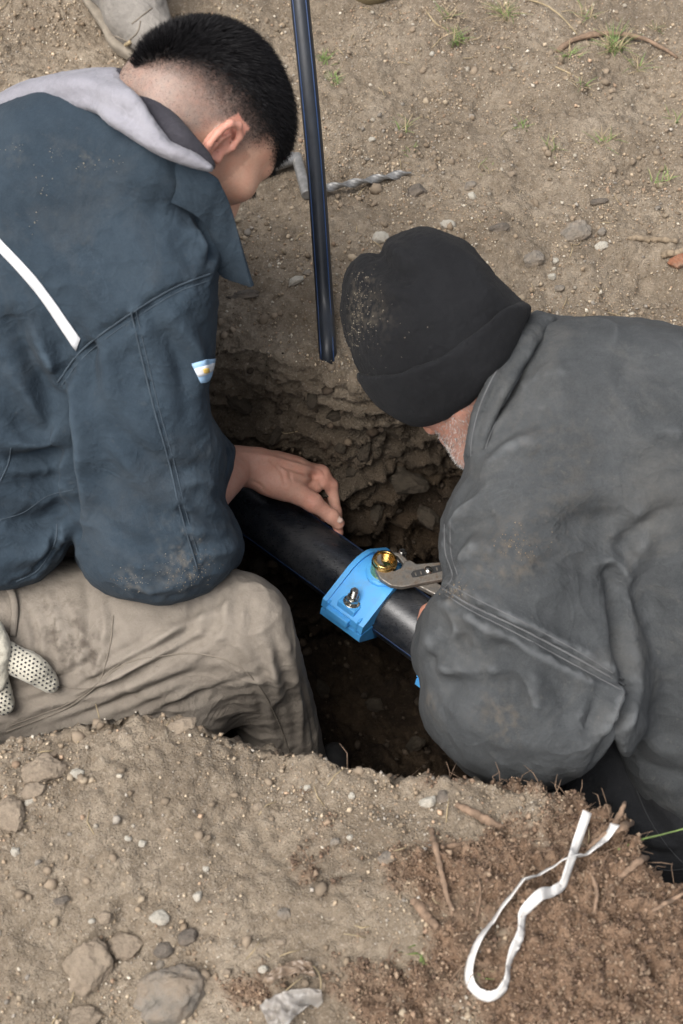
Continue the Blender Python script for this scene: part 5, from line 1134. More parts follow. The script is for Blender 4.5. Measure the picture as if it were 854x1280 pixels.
BV = folds(BV, BF, [([(474, 316), (480, 332), (500, 345), (530, 340)], -0.009, 0.010), ([(478, 320), (492, 312), (515, 325), (535, 333)], 0.005, 0.010), ([(452, 322), (445, 345), (440, 375)], 0.004, 0.012), ([(468, 325), (466, 350), (475, 390)], -0.003, 0.012), ([(560, 300), (590, 340), (610, 370)], 0.003, 0.02)])
HT = bvh(BV, BF); _me = mk_mesh('hat', BV, BF); set_f(_me, stain_of(BV, BF, [(445, 395, 0.022, 0.5), (455, 360, 0.02, 0.45), (440, 425, 0.015, 0.4), (470, 400, 0.025, 0.25)], 130, 4.0, HT), 'stain')
hat = obj('hat', _me, M['beanie'], man_r); hat['label'] = 'black knit hat with turned-up cuff and sand specks'
fd.D = BD-0.0085; fd.hull([(420, 470), (438, 463), (465, 470), (500, 466), (530, 455), (562, 440), (598, 412), (632, 384), (660, 372), (690, 380), (660, 440), (610, 500), (560, 535), (508, 552), (460, 535), (430, 490)], 0.004)
fd.hull([(x+(x-545)*0.02, y+(y-415)*0.02) for x, y in hat_px], 0.010)
BV2, BF2 = fd.mesh(2); BV2, BF2 = subdivide(BV2, BF2); BV2 = relax(BV2, BF2, 2); BV2 = BV2+normals(BV2, BF2)*(0.0014*fbm(BV2, 26, 3))[:, None]
cuff = obj('cuff', mk_mesh('cuff', BV2, BF2), M['beanie'], hat)
specks('dried_sand', HT, [(445, 400, 8, 28, 80), (462, 385, 11, 28, 60), (455, 350, 9, 16, 30), (440, 420, 6, 12, 25), (480, 420, 24, 24, 15)], rs, hat, sand, 0.00025, 0.0009)
specks('mud_stain', WT, [(567, 738, 9, 5, 60), (650, 685, 20, 8, 50), (640, 670, 14, 10, 25)], rs, jacket_r, [(0.28, 0.19, 0.10), (0.33, 0.25, 0.16)], 0.0003, 0.0008)
# white care tag sticking out behind the hat
v, f = loft([P(629, 404, 1.66), P(634, 407, 1.655), P(640, 408, 1.66)], [P(632, 418, 1.655), P(634, 420, 1.65), P(637, 418, 1.655)], 6, 4); o = obj('care_tag', mk_mesh('care_tag', v, np.array(f)), M['webbing'], hat); solid(o, 0.0008)
# ------------------------------------------------------------------ person standing behind, of whom the photo shows only the feet
def shoe(root, toe, heel, mat_u, mat_s, ankle, detail):
    d = toe-heel; d[2] = 0; L = np.linalg.norm(d); d /= L; s = np.cross(d, [0, 0, 1.0]); upv = np.array([0, 0, 1.0]); h0 = heel*1.0
    W = lambda a, b, c: h0+d*a*L+s*b+upv*c
    lo = np.minimum(toe, heel)-0.09; hi = np.maximum(toe, heel)+0.09; lo[2] = h0[2]-0.02; hi[2] = h0[2]+0.20
    fd = Field(*grid(lo, hi, 0.0045))
    fd.cone(W(0.12, 0, 0.055), W(0.12, 0, 0.13), 0.042, 0.043, 0.0); fd.cone(W(0.16, 0, 0.045), W(0.55, 0.004, 0.052), 0.040, 0.044, 0.03); fd.cone(W(0.55, 0.006, 0.050), W(0.84, 0.004, 0.036), 0.045, 0.034, 0.03); fd.cone(W(0.30, 0, 0.085), W(0.52, 0, 0.066), 0.034, 0.030, 0.03)
    X, Y, Z = fd._pts((slice(None),)*3); cut = (h0[2]+0.016)-Z; fd.D = np.maximum(fd.D, cut)
    V, F = fd.mesh(2); V, F = subdivide(V, F); V = relax(V, F, 1); V += normals(V, F)*(0.0018*fbm(V, 40, 3))[:, None]
    u = obj('shoe', mk_mesh('shoe', V, F), mat_u, root)
    fd = Field(*grid(lo, hi, 0.004)); fd.cone(W(0.12, 0, 0.02), W(0.55, 0.004, 0.02), 0.046, 0.052, 0.0); fd.cone(W(0.55, 0.004, 0.02), W(0.86, 0.004, 0.02), 0.052, 0.040, 0.02)
    X, Y, Z = fd._pts((slice(None),)*3); fd.D = np.maximum(fd.D, np.abs(Z-(h0[2]+0.011))-0.012)
    V, F = fd.mesh(1); obj('sole', mk_mesh('sole', V, F), mat_s, u)
    if detail:
        T = bvh(*[np.array(x) for x in (V, F)])
        me = u.data; n = len(me.vertices); co = np.empty(n*3, np.float32); me.vertices.foreach_get('co', co); UV_ = co.reshape(-1, 3).astype(float)
        UF = np.array([list(p.vertices) for p in me.polygons]); T = bvh(UV_, UF)
        for px in detail['seams']: sew('seam', T, px, u, M['thread_tan'], 0.0013)
        for px in detail['laces']:
            Lp = trace(T, px, 12, 0.002)
            if len(Lp) > 2: v, f = tube(Lp, 0.0032, 8); obj('lace', mk_mesh('lace', v, f), M['straw'], u)
    return u
def gz(x, y): p, n = drop(x, y); return p if p is not None else np.array([x, y, 0.0])
toe1 = PZ(226, 104, 0.0); d1 = PZ(226, 104, 0)-PZ(95, -45, 0); d1 /= np.linalg.norm(d1); toe1 = gz(*toe1[:2]); heel1 = toe1-d1*0.285; heel1[2] = toe1[2] = max(toe1[2], gz(*heel1[:2])[2])
toe2 = PZ(470, 12, 0.0); heel2 = toe2+np.array([-0.03, 0.28, 0]); toe2 = gz(*toe2[:2]); heel2[2] = toe2[2]
third = bpy.data.objects.new('person', None); COL.objects.link(third); third.location = (0, 0, 0)
shoe(third, toe1, heel1, M['suede'], M['sole'], None, dict(seams=[[(88, 30), (110, 62), (150, 82)], [(122, 48), (140, 44), (160, 52)], [(160, 52), (172, 40), (176, 26)], [(165, 30), (180, 18), (190, 10)]], laces=[[(145, 52), (149, 55), (154, 57)], [(158, 55), (161, 54), (164, 52)]]))
shoe(third, toe2, heel2, M['olive'], M['olive'], None, None)
m1 = heel1*0.78+toe1*0.22; m2 = heel2*0.86+toe2*0.14; hipz = 0.92; hp_c = (m1+m2)/2+np.array([0, 0.04, hipz]); 
a1 = m1+np.array([0, 0.01, 0.11]); a2 = m2+np.array([0, 0.01, 0.11]); h1 = hp_c+np.array([-0.09, 0, -0.03]); h2 = hp_c+np.array([0.09, 0, -0.03]); kn1 = (a1+h1)/2+np.array([0, -0.05, 0]); kn2 = (a2+h2)/2+np.array([0, -0.05, 0])
def coarse(name, fn, st, lo, hi, mat, par):
    fd = Field(*grid(lo, hi, st)); fn(fd); V, F = fd.mesh(2); V = V+normals(V, F)*(0.006*fbm(V, 12, 3))[:, None]; return obj(name, mk_mesh(name, V, F), mat, par)
blo = hp_c+np.array([-0.55, -0.45, -1.05]); bhi = hp_c+np.array([0.55, 0.45, 0.95])
def f_tr(fd):
    for a, k_, h in ((a1, kn1, h1), (a2, kn2, h2)): fd.cone(a+np.array([0, 0, 0.05]), k_, 0.050, 0.075, 0.02); fd.cone(k_, h, 0.075, 0.10, 0.03)
    fd.cone(h1, h2, 0.12, 0.12, 0.05)
# trouser cuffs drawn finer where the photo shows them
fdc = Field(*grid(np.minimum(a1, kn1)-0.12, np.maximum(a1, kn1)+0.12, 0.006)); fdc.cone(a1+np.array([0, 0, -0.02]), kn1, 0.066, 0.075, 0.0); fdc.cone(a1+np.array([0.0, -0.012, -0.03]), a1+np.array([0, 0, 0.1]), 0.058, 0.055, 0.03)
X, Y, Z = fdc._pts((slice(None),)*3); fdc.D = np.maximum(fdc.D, (a1[2]-0.012+0.25*(Y-a1[1]))-Z); V, F = fdc.mesh(2); V, F = subdivide(V, F); V = relax(V, F, 2); V += normals(V, F)*(0.005*fbm(V, 25, 3))[:, None]
obj('trouser_leg', mk_mesh('trouser_leg', V, F), M['trousers_beige'], third)
coarse('trousers', f_tr, 0.016, blo, bhi, M['trousers_beige'], third)
sh3 = hp_c+np.array([0, 0, 0.48]); hd3 = sh3+np.array([0, -0.03, 0.24])
def f_jk(fd):
    fd.cone(hp_c, sh3, 0.15, 0.16, 0.0)
    for s_ in (-1, 1): fd.cone(sh3, sh3+np.array([s_*0.18, 0, 0]), 0.10, 0.08, 0.05); fd.cone(sh3+np.array([s_*0.18, 0, 0]), sh3+np.array([s_*0.24, 0.02, -0.30]), 0.075, 0.06, 0.03); fd.cone(sh3+np.array([s_*0.24, 0.02, -0.30]), sh3+np.array([s_*0.20, -0.10, -0.52]), 0.06, 0.045, 0.02)
coarse('jacket', f_jk, 0.016, blo, bhi, M['jacket_blue'], third)
fd = Field(*grid(blo, bhi, 0.012)); R3 = np.stack([np.array([-1.0, 0, 0]), np.array([0, -0.94, -0.34]), np.array([0, -0.34, 0.94])], 1)
W3 = head_sdf(fd, hd3, R3, (1, -1)); fd.cone(W3(0, -0.03, -0.06), sh3, 0.055, 0.06, 0.02)
fd.cone(sh3, hp_c, 0.10, 0.10, 0.03); fd.cone(hp_c, h1, 0.08, 0.08, 0.03); fd.cone(hp_c, h2, 0.08, 0.08, 0.03)
for a, k_, h in ((a1, kn1, h1), (a2, kn2, h2)): fd.cone(a, k_, 0.035, 0.045, 0.02); fd.cone(k_, h, 0.045, 0.07, 0.02)
for s_ in (-1, 1):
    fd.cone(sh3, sh3+np.array([s_*0.24, 0.02, -0.30]), 0.05, 0.04, 0.03); w3 = sh3+np.array([s_*0.20, -0.10, -0.52]); fd.cone(sh3+np.array([s_*0.24, 0.02, -0.30]), w3, 0.04, 0.03, 0.02)
    for q_ in range(4): fd.cone(w3, w3+np.array([s_*0.01, -0.03+0.02*q_-0.03, -0.15]), 0.03, 0.010, 0.01)
    fd.cone(w3, w3+np.array([-s_*0.03, -0.06, -0.08]), 0.02, 0.011, 0.01)
V, F = fd.mesh(1); me = mk_mesh('body', V, F); set_col(me, np.tile([0.5, 0.3, 0.21], (len(V), 1))); obj('body', me, M['skin'], third)
fd = Field(*grid(hd3-0.15, hd3+0.15, 0.008)); fd.ell(hd3+R3 @ np.array([0, -0.014, 0.012]), (0.080, 0.096, 0.095), R3, 0.0); X, Y, Z = fd._pts((slice(None),)*3); lz = (X-hd3[0])*R3[0, 2]+(Y-hd3[1])*R3[1, 2]+(Z-hd3[2])*R3[2, 2]; fd.D = np.maximum(fd.D, 0.0-lz)
V, F = fd.mesh(1); me = mk_mesh('hair', V, F); set_col(me, np.tile([0.015, 0.013, 0.012], (len(V), 1))); obj('hair', me, M['hair'], third)
tag(third, 'person standing behind in beige trousers, only dusty suede shoes in view', 'person')
# ------------------------------------------------------------------ stones
def ico_sub(n):
    V = _ico.copy(); F = _icoF.copy()
    for _ in range(n):
        E = np.concatenate([F[:, [0, 1]], F[:, [1, 2]], F[:, [2, 0]]]); Es = np.sort(E, 1); u, inv = np.unique(Es, axis=0, return_inverse=True); inv = inv.reshape(3, len(F)); m = V[u].mean(1); m /= np.linalg.norm(m, axis=1)[:, None]
        o = len(V); a, b, c = o+inv[0], o+inv[1], o+inv[2]; V = np.concatenate([V, m]); F = np.concatenate([np.stack([F[:, 0], a, c], 1), np.stack([F[:, 1], b, a], 1), np.stack([F[:, 2], c, b], 1), np.stack([a, b, c], 1)])
    return V, F
ICO3, ICO3F = ico_sub(3); ICO4, ICO4F = ico_sub(4)
def rock_mesh(a, b, c, seed, ang=0.0, rough=1.0):
    rs = np.random.RandomState(seed); V = (ICO4 if max(a, b) > 0.016 else ICO3).copy()
    for _ in range(int(7*rough)+2):          # knock flat facets off
        n = rs.normal(size=3); n /= np.linalg.norm(n); h = rs.uniform(0.62, 0.92); d = V @ n; m = d > h; V[m] -= np.outer((d[m]-h)*0.85, n)
    V = V*(1+0.16*rough*fbm(V+seed*3.1, 1.6, 3)[:, None]+0.045*fbm(V+seed, 6, 4, 0.65)[:, None]); V = V*np.array([a, b, c])
    ca, sa = math.cos(ang), math.sin(ang); V = V @ np.array([[ca, sa, 0], [-sa, ca, 0], [0, 0, 1.0]]); return V
def stone_at(u, v, w, h, mat, label, seed, ang=0.0, sink=0.35, name='stone', parent=None, rough=1.0, tall=0.7):
    p, n = on_ground(u, v)
    if p is None: return
    dep = (p-CAMP) @ FWD; a = 0.5*w*dep/FPX; b = 0.5*h*dep/FPX; c = tall*min(a, b)*1.1
    V = rock_mesh(a, b, c, seed, ang, rough)
    me = mk_mesh(name, V, ICO4F if len(V) == len(ICO4) else ICO3F); o = obj(name, me, M[mat], parent)
    q = Vector((0, 0, 1)).rotation_difference(Vector(n*0.7+np.array([0, 0, 0.3]))); o.rotation_mode = 'QUATERNION'; o.rotation_quaternion = q; o.location = [float(x) for x in p+n*c*(1-2*sink)]
    if parent is None: tag(o, label, 'stone', 'stones on the near bank' if v > 860 else 'stones on the far ground')
    return o
near_st = [(55, 964, 58, 42, 'st_tan', 'largest rounded tan stone near the left edge of near bank'), (43, 990, 32, 24, 'st_tan', 'small tan stone touching the rounded one at left edge'),
 (96, 967, 19, 15, 'st_white', 'white pebble just right of the rounded tan stone'), (38, 1003, 18, 13, 'st_white', 'white pebble just below the two tan stones at left'), (20, 1065, 13, 14, 'st_white', 'small whitish pebble alone near the left edge of near bank'),
 (199, 1149, 25, 21, 'st_white', 'roundest white pebble in the middle of the near bank'), (248, 1121, 13, 15, 'st_white', 'small white pebble above and right of the round white one'), (109, 1208, 58, 78, 'st_tan', 'upright tan slab of stone half buried at lower left'),
 (218, 1250, 104, 86, 'st_grey', 'biggest grey brown rock at the bottom edge'), (205, 1187, 27, 22, 'st_dark', 'dark round stone above the biggest rock'), (202, 1206, 19, 14, 'st_grey', 'small grey pebble between dark stone and biggest rock'),
 (132, 1146, 22, 16, 'st_tan', 'flat tan pebble left of the round white one'), (76, 1125, 22, 12, 'st_dark', 'thin dark flake of stone above the tan slab'), (12, 1022, 44, 52, 'st_tan', 'flat tan stone cut by the left edge below the white pebble'),
 (158, 1182, 46, 40, 'st_tan', 'sandy stone right of the upright tan slab'), (284, 1215, 13, 13, 'st_tan', 'small ochre pebble right of the biggest rock'), (330, 1213, 15, 12, 'st_white', 'whitish pebble left of the plastic scrap'),
 (440, 995, 10, 10, 'st_white', 'tiny white pebble near the pit edge below boot'), (438, 1047, 9, 9, 'st_white', 'lower tiny white pebble left of the pale grey stone'), (420, 1053, 14, 10, 'st_grey', 'small grey pebble beside lower tiny white one'),
 (323, 1008, 14, 11, 'st_tan', 'tan pebble in the upper middle of the near bank'), (355, 1143, 20, 15, 'st_grey', 'pale grey pebble left of the root stub'), (484, 1074, 26, 20, 'st_grey', 'pale grey stone at the left border of the peat'),
 (536, 1003, 27, 16, 'st_white', 'angular white stone on the pit rim below grey sleeve'), (554, 999, 19, 20, 'st_dark', 'brown clod next to the angular white stone'), (226, 908, 50, 24, 'st_tan', 'pale clod on the rim under the beige trousers'), (105, 1272, 44, 30, 'st_tan', 'tan stone cut by the bottom edge, left of biggest rock'),
 (325, 906, 9, 8, 'st_white', 'tiny white pebble on rim right of the pale clod'), (384, 984, 10, 9, 'st_white', 'tiny white pebble on rim in front of trouser leg'), (258, 1085, 9, 9, 'st_white', 'tiny white pebble above the small white one'), (160, 1048, 10, 9, 'st_white', 'tiny pale pebble in upper left of near bank'),
 (178, 1055, 11, 10, 'st_white', 'pale pebble right of the tiny pale one'), (115, 1152, 9, 8, 'st_white', 'tiny whitish pebble left of flat tan pebble'), (352, 1178, 14, 10, 'st_tan', 'tan pebble below the pale grey pebble'), (236, 1172, 30, 22, 'st_dark', 'dark crumbly clod right of the dark round stone')]
far_st = [(521, 242, 28, 20, 'st_dark', 'dark brown stone right of the twisted bar tip'), (560, 284, 25, 18, 'st_white', 'whitish stone right of the knit hat top'), (588, 233, 17, 12, 'st_grey', 'grey pebble above a small white one on far ground'), (590, 246, 12, 12, 'st_white', 'small white pebble below grey one on far ground'),
 (667, 323, 30, 22, 'st_grey', 'speckled grey stone between knit hat and grey jacket shoulder'), (474, 298, 25, 17, 'st_white', 'pale stone just left above the knit hat'), (371, 352, 22, 13, 'st_white', 'oval white pebble left of the riser hose foot'), (718, 290, 44, 26, 'st_grey', 'rough grey stone, largest above the grey jacket shoulder'),
 (752, 308, 18, 12, 'st_white', 'pale pebble right of the rough grey stone'), (752, 290, 13, 10, 'st_grey', 'small grey pebble above the pale one beside rough grey stone'), (624, 285, 26, 14, 'st_dark', 'flat brown stone above the speckled grey stone'), (693, 327, 12, 9, 'st_white', 'small pale pebble right of speckled grey stone'),
 (690, 346, 11, 9, 'st_white', 'tiny pale pebble nearest above grey collar'), (848, 328, 26, 20, 'brick', 'reddish brick fragment at the right edge'), (306, 370, 46, 16, 'st_dark', 'dark flat clod between navy collar tip and hose'), (749, 252, 26, 9, 'st_dark', 'thin dark stone above the rough grey stone'), (385, 342, 12, 9, 'st_grey', 'small grey pebble beside the hose above oval white one'),
 (465, 175, 9, 7, 'st_white', 'tiny white pebble above the twisted bar'), (640, 218, 12, 8, 'st_tan', 'tan pebble in the middle of far ground'), (604, 262, 14, 10, 'st_tan', 'tan pebble below the small white one on far ground'), (700, 360, 14, 10, 'st_grey', 'grey pebble just above the grey jacket back'), (540, 68, 8, 7, 'st_white', 'tiny white pebble left of the upper grass tuft'), (480, 160, 10, 8, 'st_tan', 'small tan pebble left of the faint straw')]
for i, (u, v, w, h, m, lab) in enumerate(near_st+far_st):
    big_ = w > 40
    stone_at(u, v, w, h, m, lab, 100+i*7, ang=(0.25 if (u, v) != (109, 1208) else -0.35), sink=0.36 if not big_ else 0.42, tall=0.62 if big_ else 0.75)
for i, (u, v, w, h, m) in enumerate([(510, 607, 50, 34, 'st_damp'), (332, 702, 48, 36, 'st_damp'), (455, 560, 36, 24, 'st_damp'), (500, 590, 24, 18, 'st_damp'), (300, 505, 38, 20, 'st_damp'), (420, 520, 26, 16, 'st_damp'), (345, 545, 28, 16, 'st_damp'), (470, 640, 30, 20, 'st_damp'), (535, 648, 34, 22, 'st_damp'), (425, 560, 16, 14, 'st_damp'), (440, 590, 22, 14, 'st_damp'), (390, 500, 30, 14, 'st_damp'), (400, 860, 30, 20, 'st_damp'), (470, 880, 26, 18, 'st_damp'), (520, 930, 30, 18, 'st_damp')]):
    stone_at(u, v, w, h, m, None, 900+i*13, ang=i*0.7, sink=0.42, parent=ground, tall=0.8)

# ------------------------------------------------------------------ roots, sticks, straw, grass
def on_path(px, n, lift):
    L = []
    for u, v in catmull(px, n):
        p, nn = on_ground(u, v)
        if p is not None: L.append(p)
    L = np.array(L)
    for _ in range(3): L[1:-1] = 0.25*L[:-2]+0.5*L[1:-1]+0.25*L[2:]
    return L+np.array([0, 0, 1.0])*(np.asarray(lift).reshape(-1, 1) if not np.isscalar(lift) else lift)
def stick(name, px, r, mat, label, cat, seed, n=22, lift=None, group=None, arch=0.0):
    L = on_path(px, n, r[0]*0.6 if lift is None else lift); t = np.linspace(0, 1, len(L)); L[:, 2] += arch*np.sin(np.pi*t)
    rs = np.random.RandomState(seed); L += rs.normal(size=L.shape)*r[0]*0.10; rad = 0.8*np.interp(t, np.linspace(0, 1, len(r)), r)*(1+0.10*rs.normal(size=len(L)))
    v, f = tube(L, rad, 9, rough=0.05, seed=seed); o = obj(name, mk_mesh(name, v, f), M[mat])
    tag(o, label, cat, group); shift_origin(o, L[0]); return o
stick('root', [(697, 66), (715, 54), (750, 47), (790, 50), (820, 60), (846, 74)], [0.0052, 0.006, 0.0045, 0.003], 'root', 'curved brown root lying through the grass tuft at upper right', 'root', 1, arch=0.006)
stick('stick', [(786, 299), (815, 301), (846, 303)], [0.0055, 0.0062, 0.0045], 'twig', 'straight grey stick lying above the grey jacket at right edge', 'stick', 2)
stick('stick', [(826, 321), (842, 318), (862, 316)], [0.006, 0.0065, 0.0065], 'twig', 'short stick next to the brick fragment at right edge', 'stick', 3)
stick('root', [(571, 1007), (592, 1020), (612, 1031), (628, 1037)], [0.0040, 0.0055, 0.0065, 0.0045], 'root', 'thick root ending in a lump on top of the peat', 'root', 4, arch=0.006)
stick('root', [(539, 1038), (546, 1070), (553, 1105), (566, 1146)], [0.0038, 0.0042, 0.0036, 0.0022], 'root', 'long thin brown root lying down the peat slope', 'root', 5, arch=0.008)
stick('root', [(517, 1126), (530, 1142), (546, 1162)], [0.0055, 0.0068, 0.0052], 'root', 'short thick root stub left of the white ribbon', 'root', 6)
stick('root', [(552, 1060), (572, 1057), (592, 1053)], [0.003, 0.0036, 0.0025], 'root', 'small root beside the long thin one', 'root', 7)
stick('root', [(735, 1062), (762, 1048), (786, 1040), (803, 1022)], [0.004, 0.0055, 0.0045, 0.0022], 'root', 'forked root sticking out of the turf toward black trousers', 'root', 8, lift=np.linspace(0.004, 0.05, 22), n=22)
stick('root', [(752, 1052), (768, 1034), (774, 1022)], [0.0035, 0.0040, 0.0018], 'root', 'upright root fork beside the ribbon end', 'root', 9, lift=np.linspace(0.004, 0.05, 22), n=22)
stick('root', [(775, 1098), (800, 1080), (822, 1078)], [0.0035, 0.0045, 0.0018], 'root', 'stubby root at the right rim of the turf', 'root', 10, lift=np.linspace(0.003, 0.025, 22), n=22)
stick('root', [(738, 1090), (745, 1118), (742, 1145)], [0.002, 0.003, 0.0018], 'root', 'short vertical rootlet right of the ribbon crossing', 'root', 11, arch=0.005)
stick('root', [(815, 1140), (840, 1128), (862, 1118)], [0.0028, 0.003, 0.0014], 'root', 'pale rootlet at the right edge of the turf', 'root', 12, lift=np.linspace(0.003, 0.02, 22), n=22)
stick('root', [(597, 1095), (600, 1120), (596, 1150)], [0.0016, 0.002, 0.001], 'root', 'hair thin rootlet left inside the ribbon loop', 'root', 13, arch=0.006)
stick('stick', [(533, 14), (545, 30), (560, 38)], [0.0015, 0.002, 0.001], 'straw', 'short dry stalk at top beyond the hose', 'stalk', 14)
stick('stick', [(660, 0), (690, 20), (722, 44)], [0.0016, 0.002, 0.0012], 'straw', 'long dry stalk leading to the curved root', 'stalk', 15, arch=0.012)
stick('stick', [(540, 60), (556, 45), (580, 38)], [0.001, 0.0016, 0.001], 'straw', 'bent straw beside the upper small grass tuft', 'stalk', 16)
stick('stick', [(694, 84), (708, 90), (724, 98)], [0.0012, 0.0016, 0.001], 'straw', 'short straw left of the large grass tuft', 'stalk', 17)
# loose straw fragments: too many and too fine to count
rs = np.random.RandomState(5); parts = []; fib = []
farf = (fd < -0.01) & inview & (fc[:, 1] > 1.2) if False else None
_C, _N = scatter(260, (D_[GF[gsel][:, 0]] < -0.01) & inview & (fpeat < 0.9), rs)
for p, nn in zip(_C, _N):
    a = rs.uniform(0, math.pi); L_ = rs.uniform(0.008, 0.030); d = np.array([math.cos(a), math.sin(a), 0]); d = d-nn*(d @ nn); q = p+nn*0.0012; b = np.cross(nn, d)*rs.normal()*0.25
    v, f = tube([q, q+d*L_*0.5+b*L_*0.5+nn*0.002, q+d*L_+b*L_*0.2], [0.0006, 0.0008, 0.0005], 4); parts.append((v, f))
_C, _N = scatter(900, ptf, rs)
for p, nn in zip(_C, _N):
    d = rs.normal(size=3)+nn*0.6; d /= np.linalg.norm(d); L_ = rs.uniform(0.01, 0.035); b = rs.normal(size=3)*0.3
    v, f = tube([p, p+d*L_*0.5+b*L_*0.4+nn*0.003, p+d*L_+b*L_*0.2], [0.0005, 0.0005, 0.00025], 4); fib.append((v, f))
v, f = merge(fib); tag(obj('peat_fibres', mk_mesh('peat_fibres', v, f), M['root']), 'fine brown root fibres matted in the peat', 'root fibres', kind='stuff')
v, f = merge(parts); tag(obj('straw_bits', mk_mesh('straw_bits', v, f), M['straw']), 'loose bits of dry straw and rootlets on the soil', 'straw', kind='stuff')

def tuft(u, v, n, hgt, spread, label, seed, dry=0.35, name='grass_tuft', cat='grass tuft'):
    p, nn = on_ground(u, v)
    if p is None: return
    rs = np.random.RandomState(seed); g = []; s = []
    for i in range(n):
        a = rs.uniform(0, 2*math.pi); L_ = hgt*rs.uniform(0.5, 1.15); lean = rs.uniform(0.4, 1.0)*spread; b = np.array([rs.normal()*0.006, rs.normal()*0.006, -0.003])
        d = np.array([math.cos(a), math.sin(a), 0]); w = rs.uniform(0.0006, 0.0011); sd_ = np.array([-d[1], d[0], 0])*w; pts = [b+d*lean*t**1.6+np.array([0, 0, 1])*L_*(t-0.42*t*t*lean/0.03*0.6) for t in np.linspace(0, 1, 5)]
        V = []; 
        for k_, q in enumerate(pts): ww = 1-0.9*(k_/4)**2; V += [q-sd_*ww, q+np.array([0, 0, 0.0004]), q+sd_*ww]
        F = [(3*k_+j, 3*k_+j+1, 3*k_+4+j, 3*k_+3+j) for k_ in range(4) for j in range(2)]; (s if rs.rand() < dry else g).append((np.array(V), F))
    root = bpy.data.objects.new(name, None); COL.objects.link(root); root.location = [float(x) for x in p]
    for lst, nm, mt in ((g, 'green_blades', 'grass'), (s, 'dry_blades', 'straw')):
        if lst: vv, ff = merge(lst); o = obj(nm, mk_mesh(nm, vv, ff), M[mt], root); o['kind'] = 'stuff'
    tag(root, label, cat, 'grass tufts on the far ground' if v < 600 else None)
for i, (u, v, n, h, s, lab, dr) in enumerate([(768, 62, 46, 0.035, 0.045, 'largest grass tuft, growing over the curved root at upper right', 0.45), (573, 52, 24, 0.024, 0.026, 'small green tuft at the top left of centre far ground', 0.4), (632, 20, 26, 0.028, 0.040, 'yellowish tuft at the top edge with straw spreading', 0.6),
    (690, 186, 14, 0.018, 0.018, 'small tuft in the middle of the far ground', 0.35), (757, 176, 16, 0.016, 0.026, 'low tuft below the curved root', 0.5), (407, 74, 22, 0.012, 0.016, 'low green patch right beside the hose', 0.05), (417, 100, 18, 0.010, 0.016, 'lower green patch beside the hose', 0.1), (653, 158, 8, 0.014, 0.014, 'tiny sprout left of the middle tuft', 0.3),
    (508, 158, 12, 0.014, 0.020, 'tiny tuft above the twisted bar', 0.5), (828, 228, 12, 0.014, 0.022, 'tuft near the right edge above the grey jacket', 0.5), (512, 188, 6, 0.010, 0.010, 'tiny sprout just above the bar tip', 0.2), (824, 38, 9, 0.016, 0.018, 'faint tuft in the upper right corner', 0.4), (725, 105, 9, 0.014, 0.02, 'dry tuft below the curved root bend', 0.8), (610, 212, 6, 0.010, 0.012, 'dry sprig right of the bar tip', 0.8), (798, 85, 14, 0.02, 0.03, 'grassy tuft right below the largest tuft', 0.5), (560, 20, 12, 0.018, 0.03, 'dry tuft above the small green tuft at the top', 0.8), (712, 70, 12, 0.018, 0.03, 'sparse tuft at the left end of the curved root', 0.6), (845, 150, 10, 0.014, 0.02, 'faint sprig at the right edge of far ground', 0.5), (735, 20, 12, 0.02, 0.03, 'tuft at the top edge right of the long stalk', 0.5)]):
    tuft(u, v, int(n*1.5)+2, h*1.2, s*1.25, lab, 300+i, dr)
tuft(528, 1192, 12, 0.016, 0.020, 'small pale green seedling on the peat left of ribbon', 401, 0.1, 'seedling', 'seedling'); tuft(594, 1216, 9, 0.016, 0.014, 'green sprout inside the loop of the white ribbon', 402, 0.2, 'seedling', 'seedling')
g0_, _ = on_ground(772, 1062)
v, f = tube(catmull([g0_, P(800, 1050, 1.50), P(828, 1043, 1.50), P(870, 1032, 1.50)], 20), [0.0011]*12+[0.0009]*8, 6); o = obj('grass_stalk', mk_mesh('grass_stalk', v, f), M['grass']); tag(o, 'single green grass stalk leaning toward the right edge over black trousers', 'grass stalk'); shift_origin(o, g0_)

# ------------------------------------------------------------------ white ribbon
zz = lambda pts: [(400+x/1.881, 940+y/1.881) for x, y in pts]
rc = zz([(618, 170), (603, 215), (585, 268), (574, 305), (563, 334), (540, 338), (505, 358), (470, 385), (472, 415), (470, 440), (455, 468), (441, 500), (440, 540), (425, 575), (392, 590), (362, 574), (345, 540), (352, 495), (376, 445), (418, 380), (470, 330), (530, 292), (580, 270), (630, 250), (662, 225), (684, 194)])
wd = [10, 9.5, 8.5, 7.5, 8, 9, 12, 9, 8, 9, 9, 5.5, 6, 7, 9, 8, 8.5, 7, 6, 5, 4.5, 4.5, 4.5, 5, 7, 10]
n = 120; cpx = catmull(rc, n); wpx = np.interp(np.linspace(0, 1, n), np.linspace(0, 1, len(wd)), wd); LL = []
for (u, v_) in cpx:
    p, nn = on_ground(u, v_)
    LL.append(p if p is not None else P(u, v_, 1.45))
LL = np.array(LL)
for _ in range(14): LL[1:-1] = 0.25*LL[:-2]+0.5*LL[1:-1]+0.25*LL[2:]
gmax = np.array([max([drop(p[0]+dx, p[1]+dy)[0][2] for dx in (-0.006, 0, 0.006) for dy in (-0.006, 0, 0.006)]) for p in LL])
tt = np.linspace(0, 1, n); LL[:, 2] = np.maximum(LL[:, 2], gmax)+0.004+0.010*np.abs(np.sin(tt*21))*np.abs(np.sin(tt*9+1)); LL[:8, 2] += np.linspace(0.03, 0.0, 8); LL[-30:, 2] += 0.010*np.sin(np.linspace(0, np.pi, 30)); LL[-6:, 2] += np.linspace(0, 0.012, 6)
T = np.gradient(LL, axis=0); T /= np.linalg.norm(T, axis=1)[:, None]; V = []
W_ = 0.0056
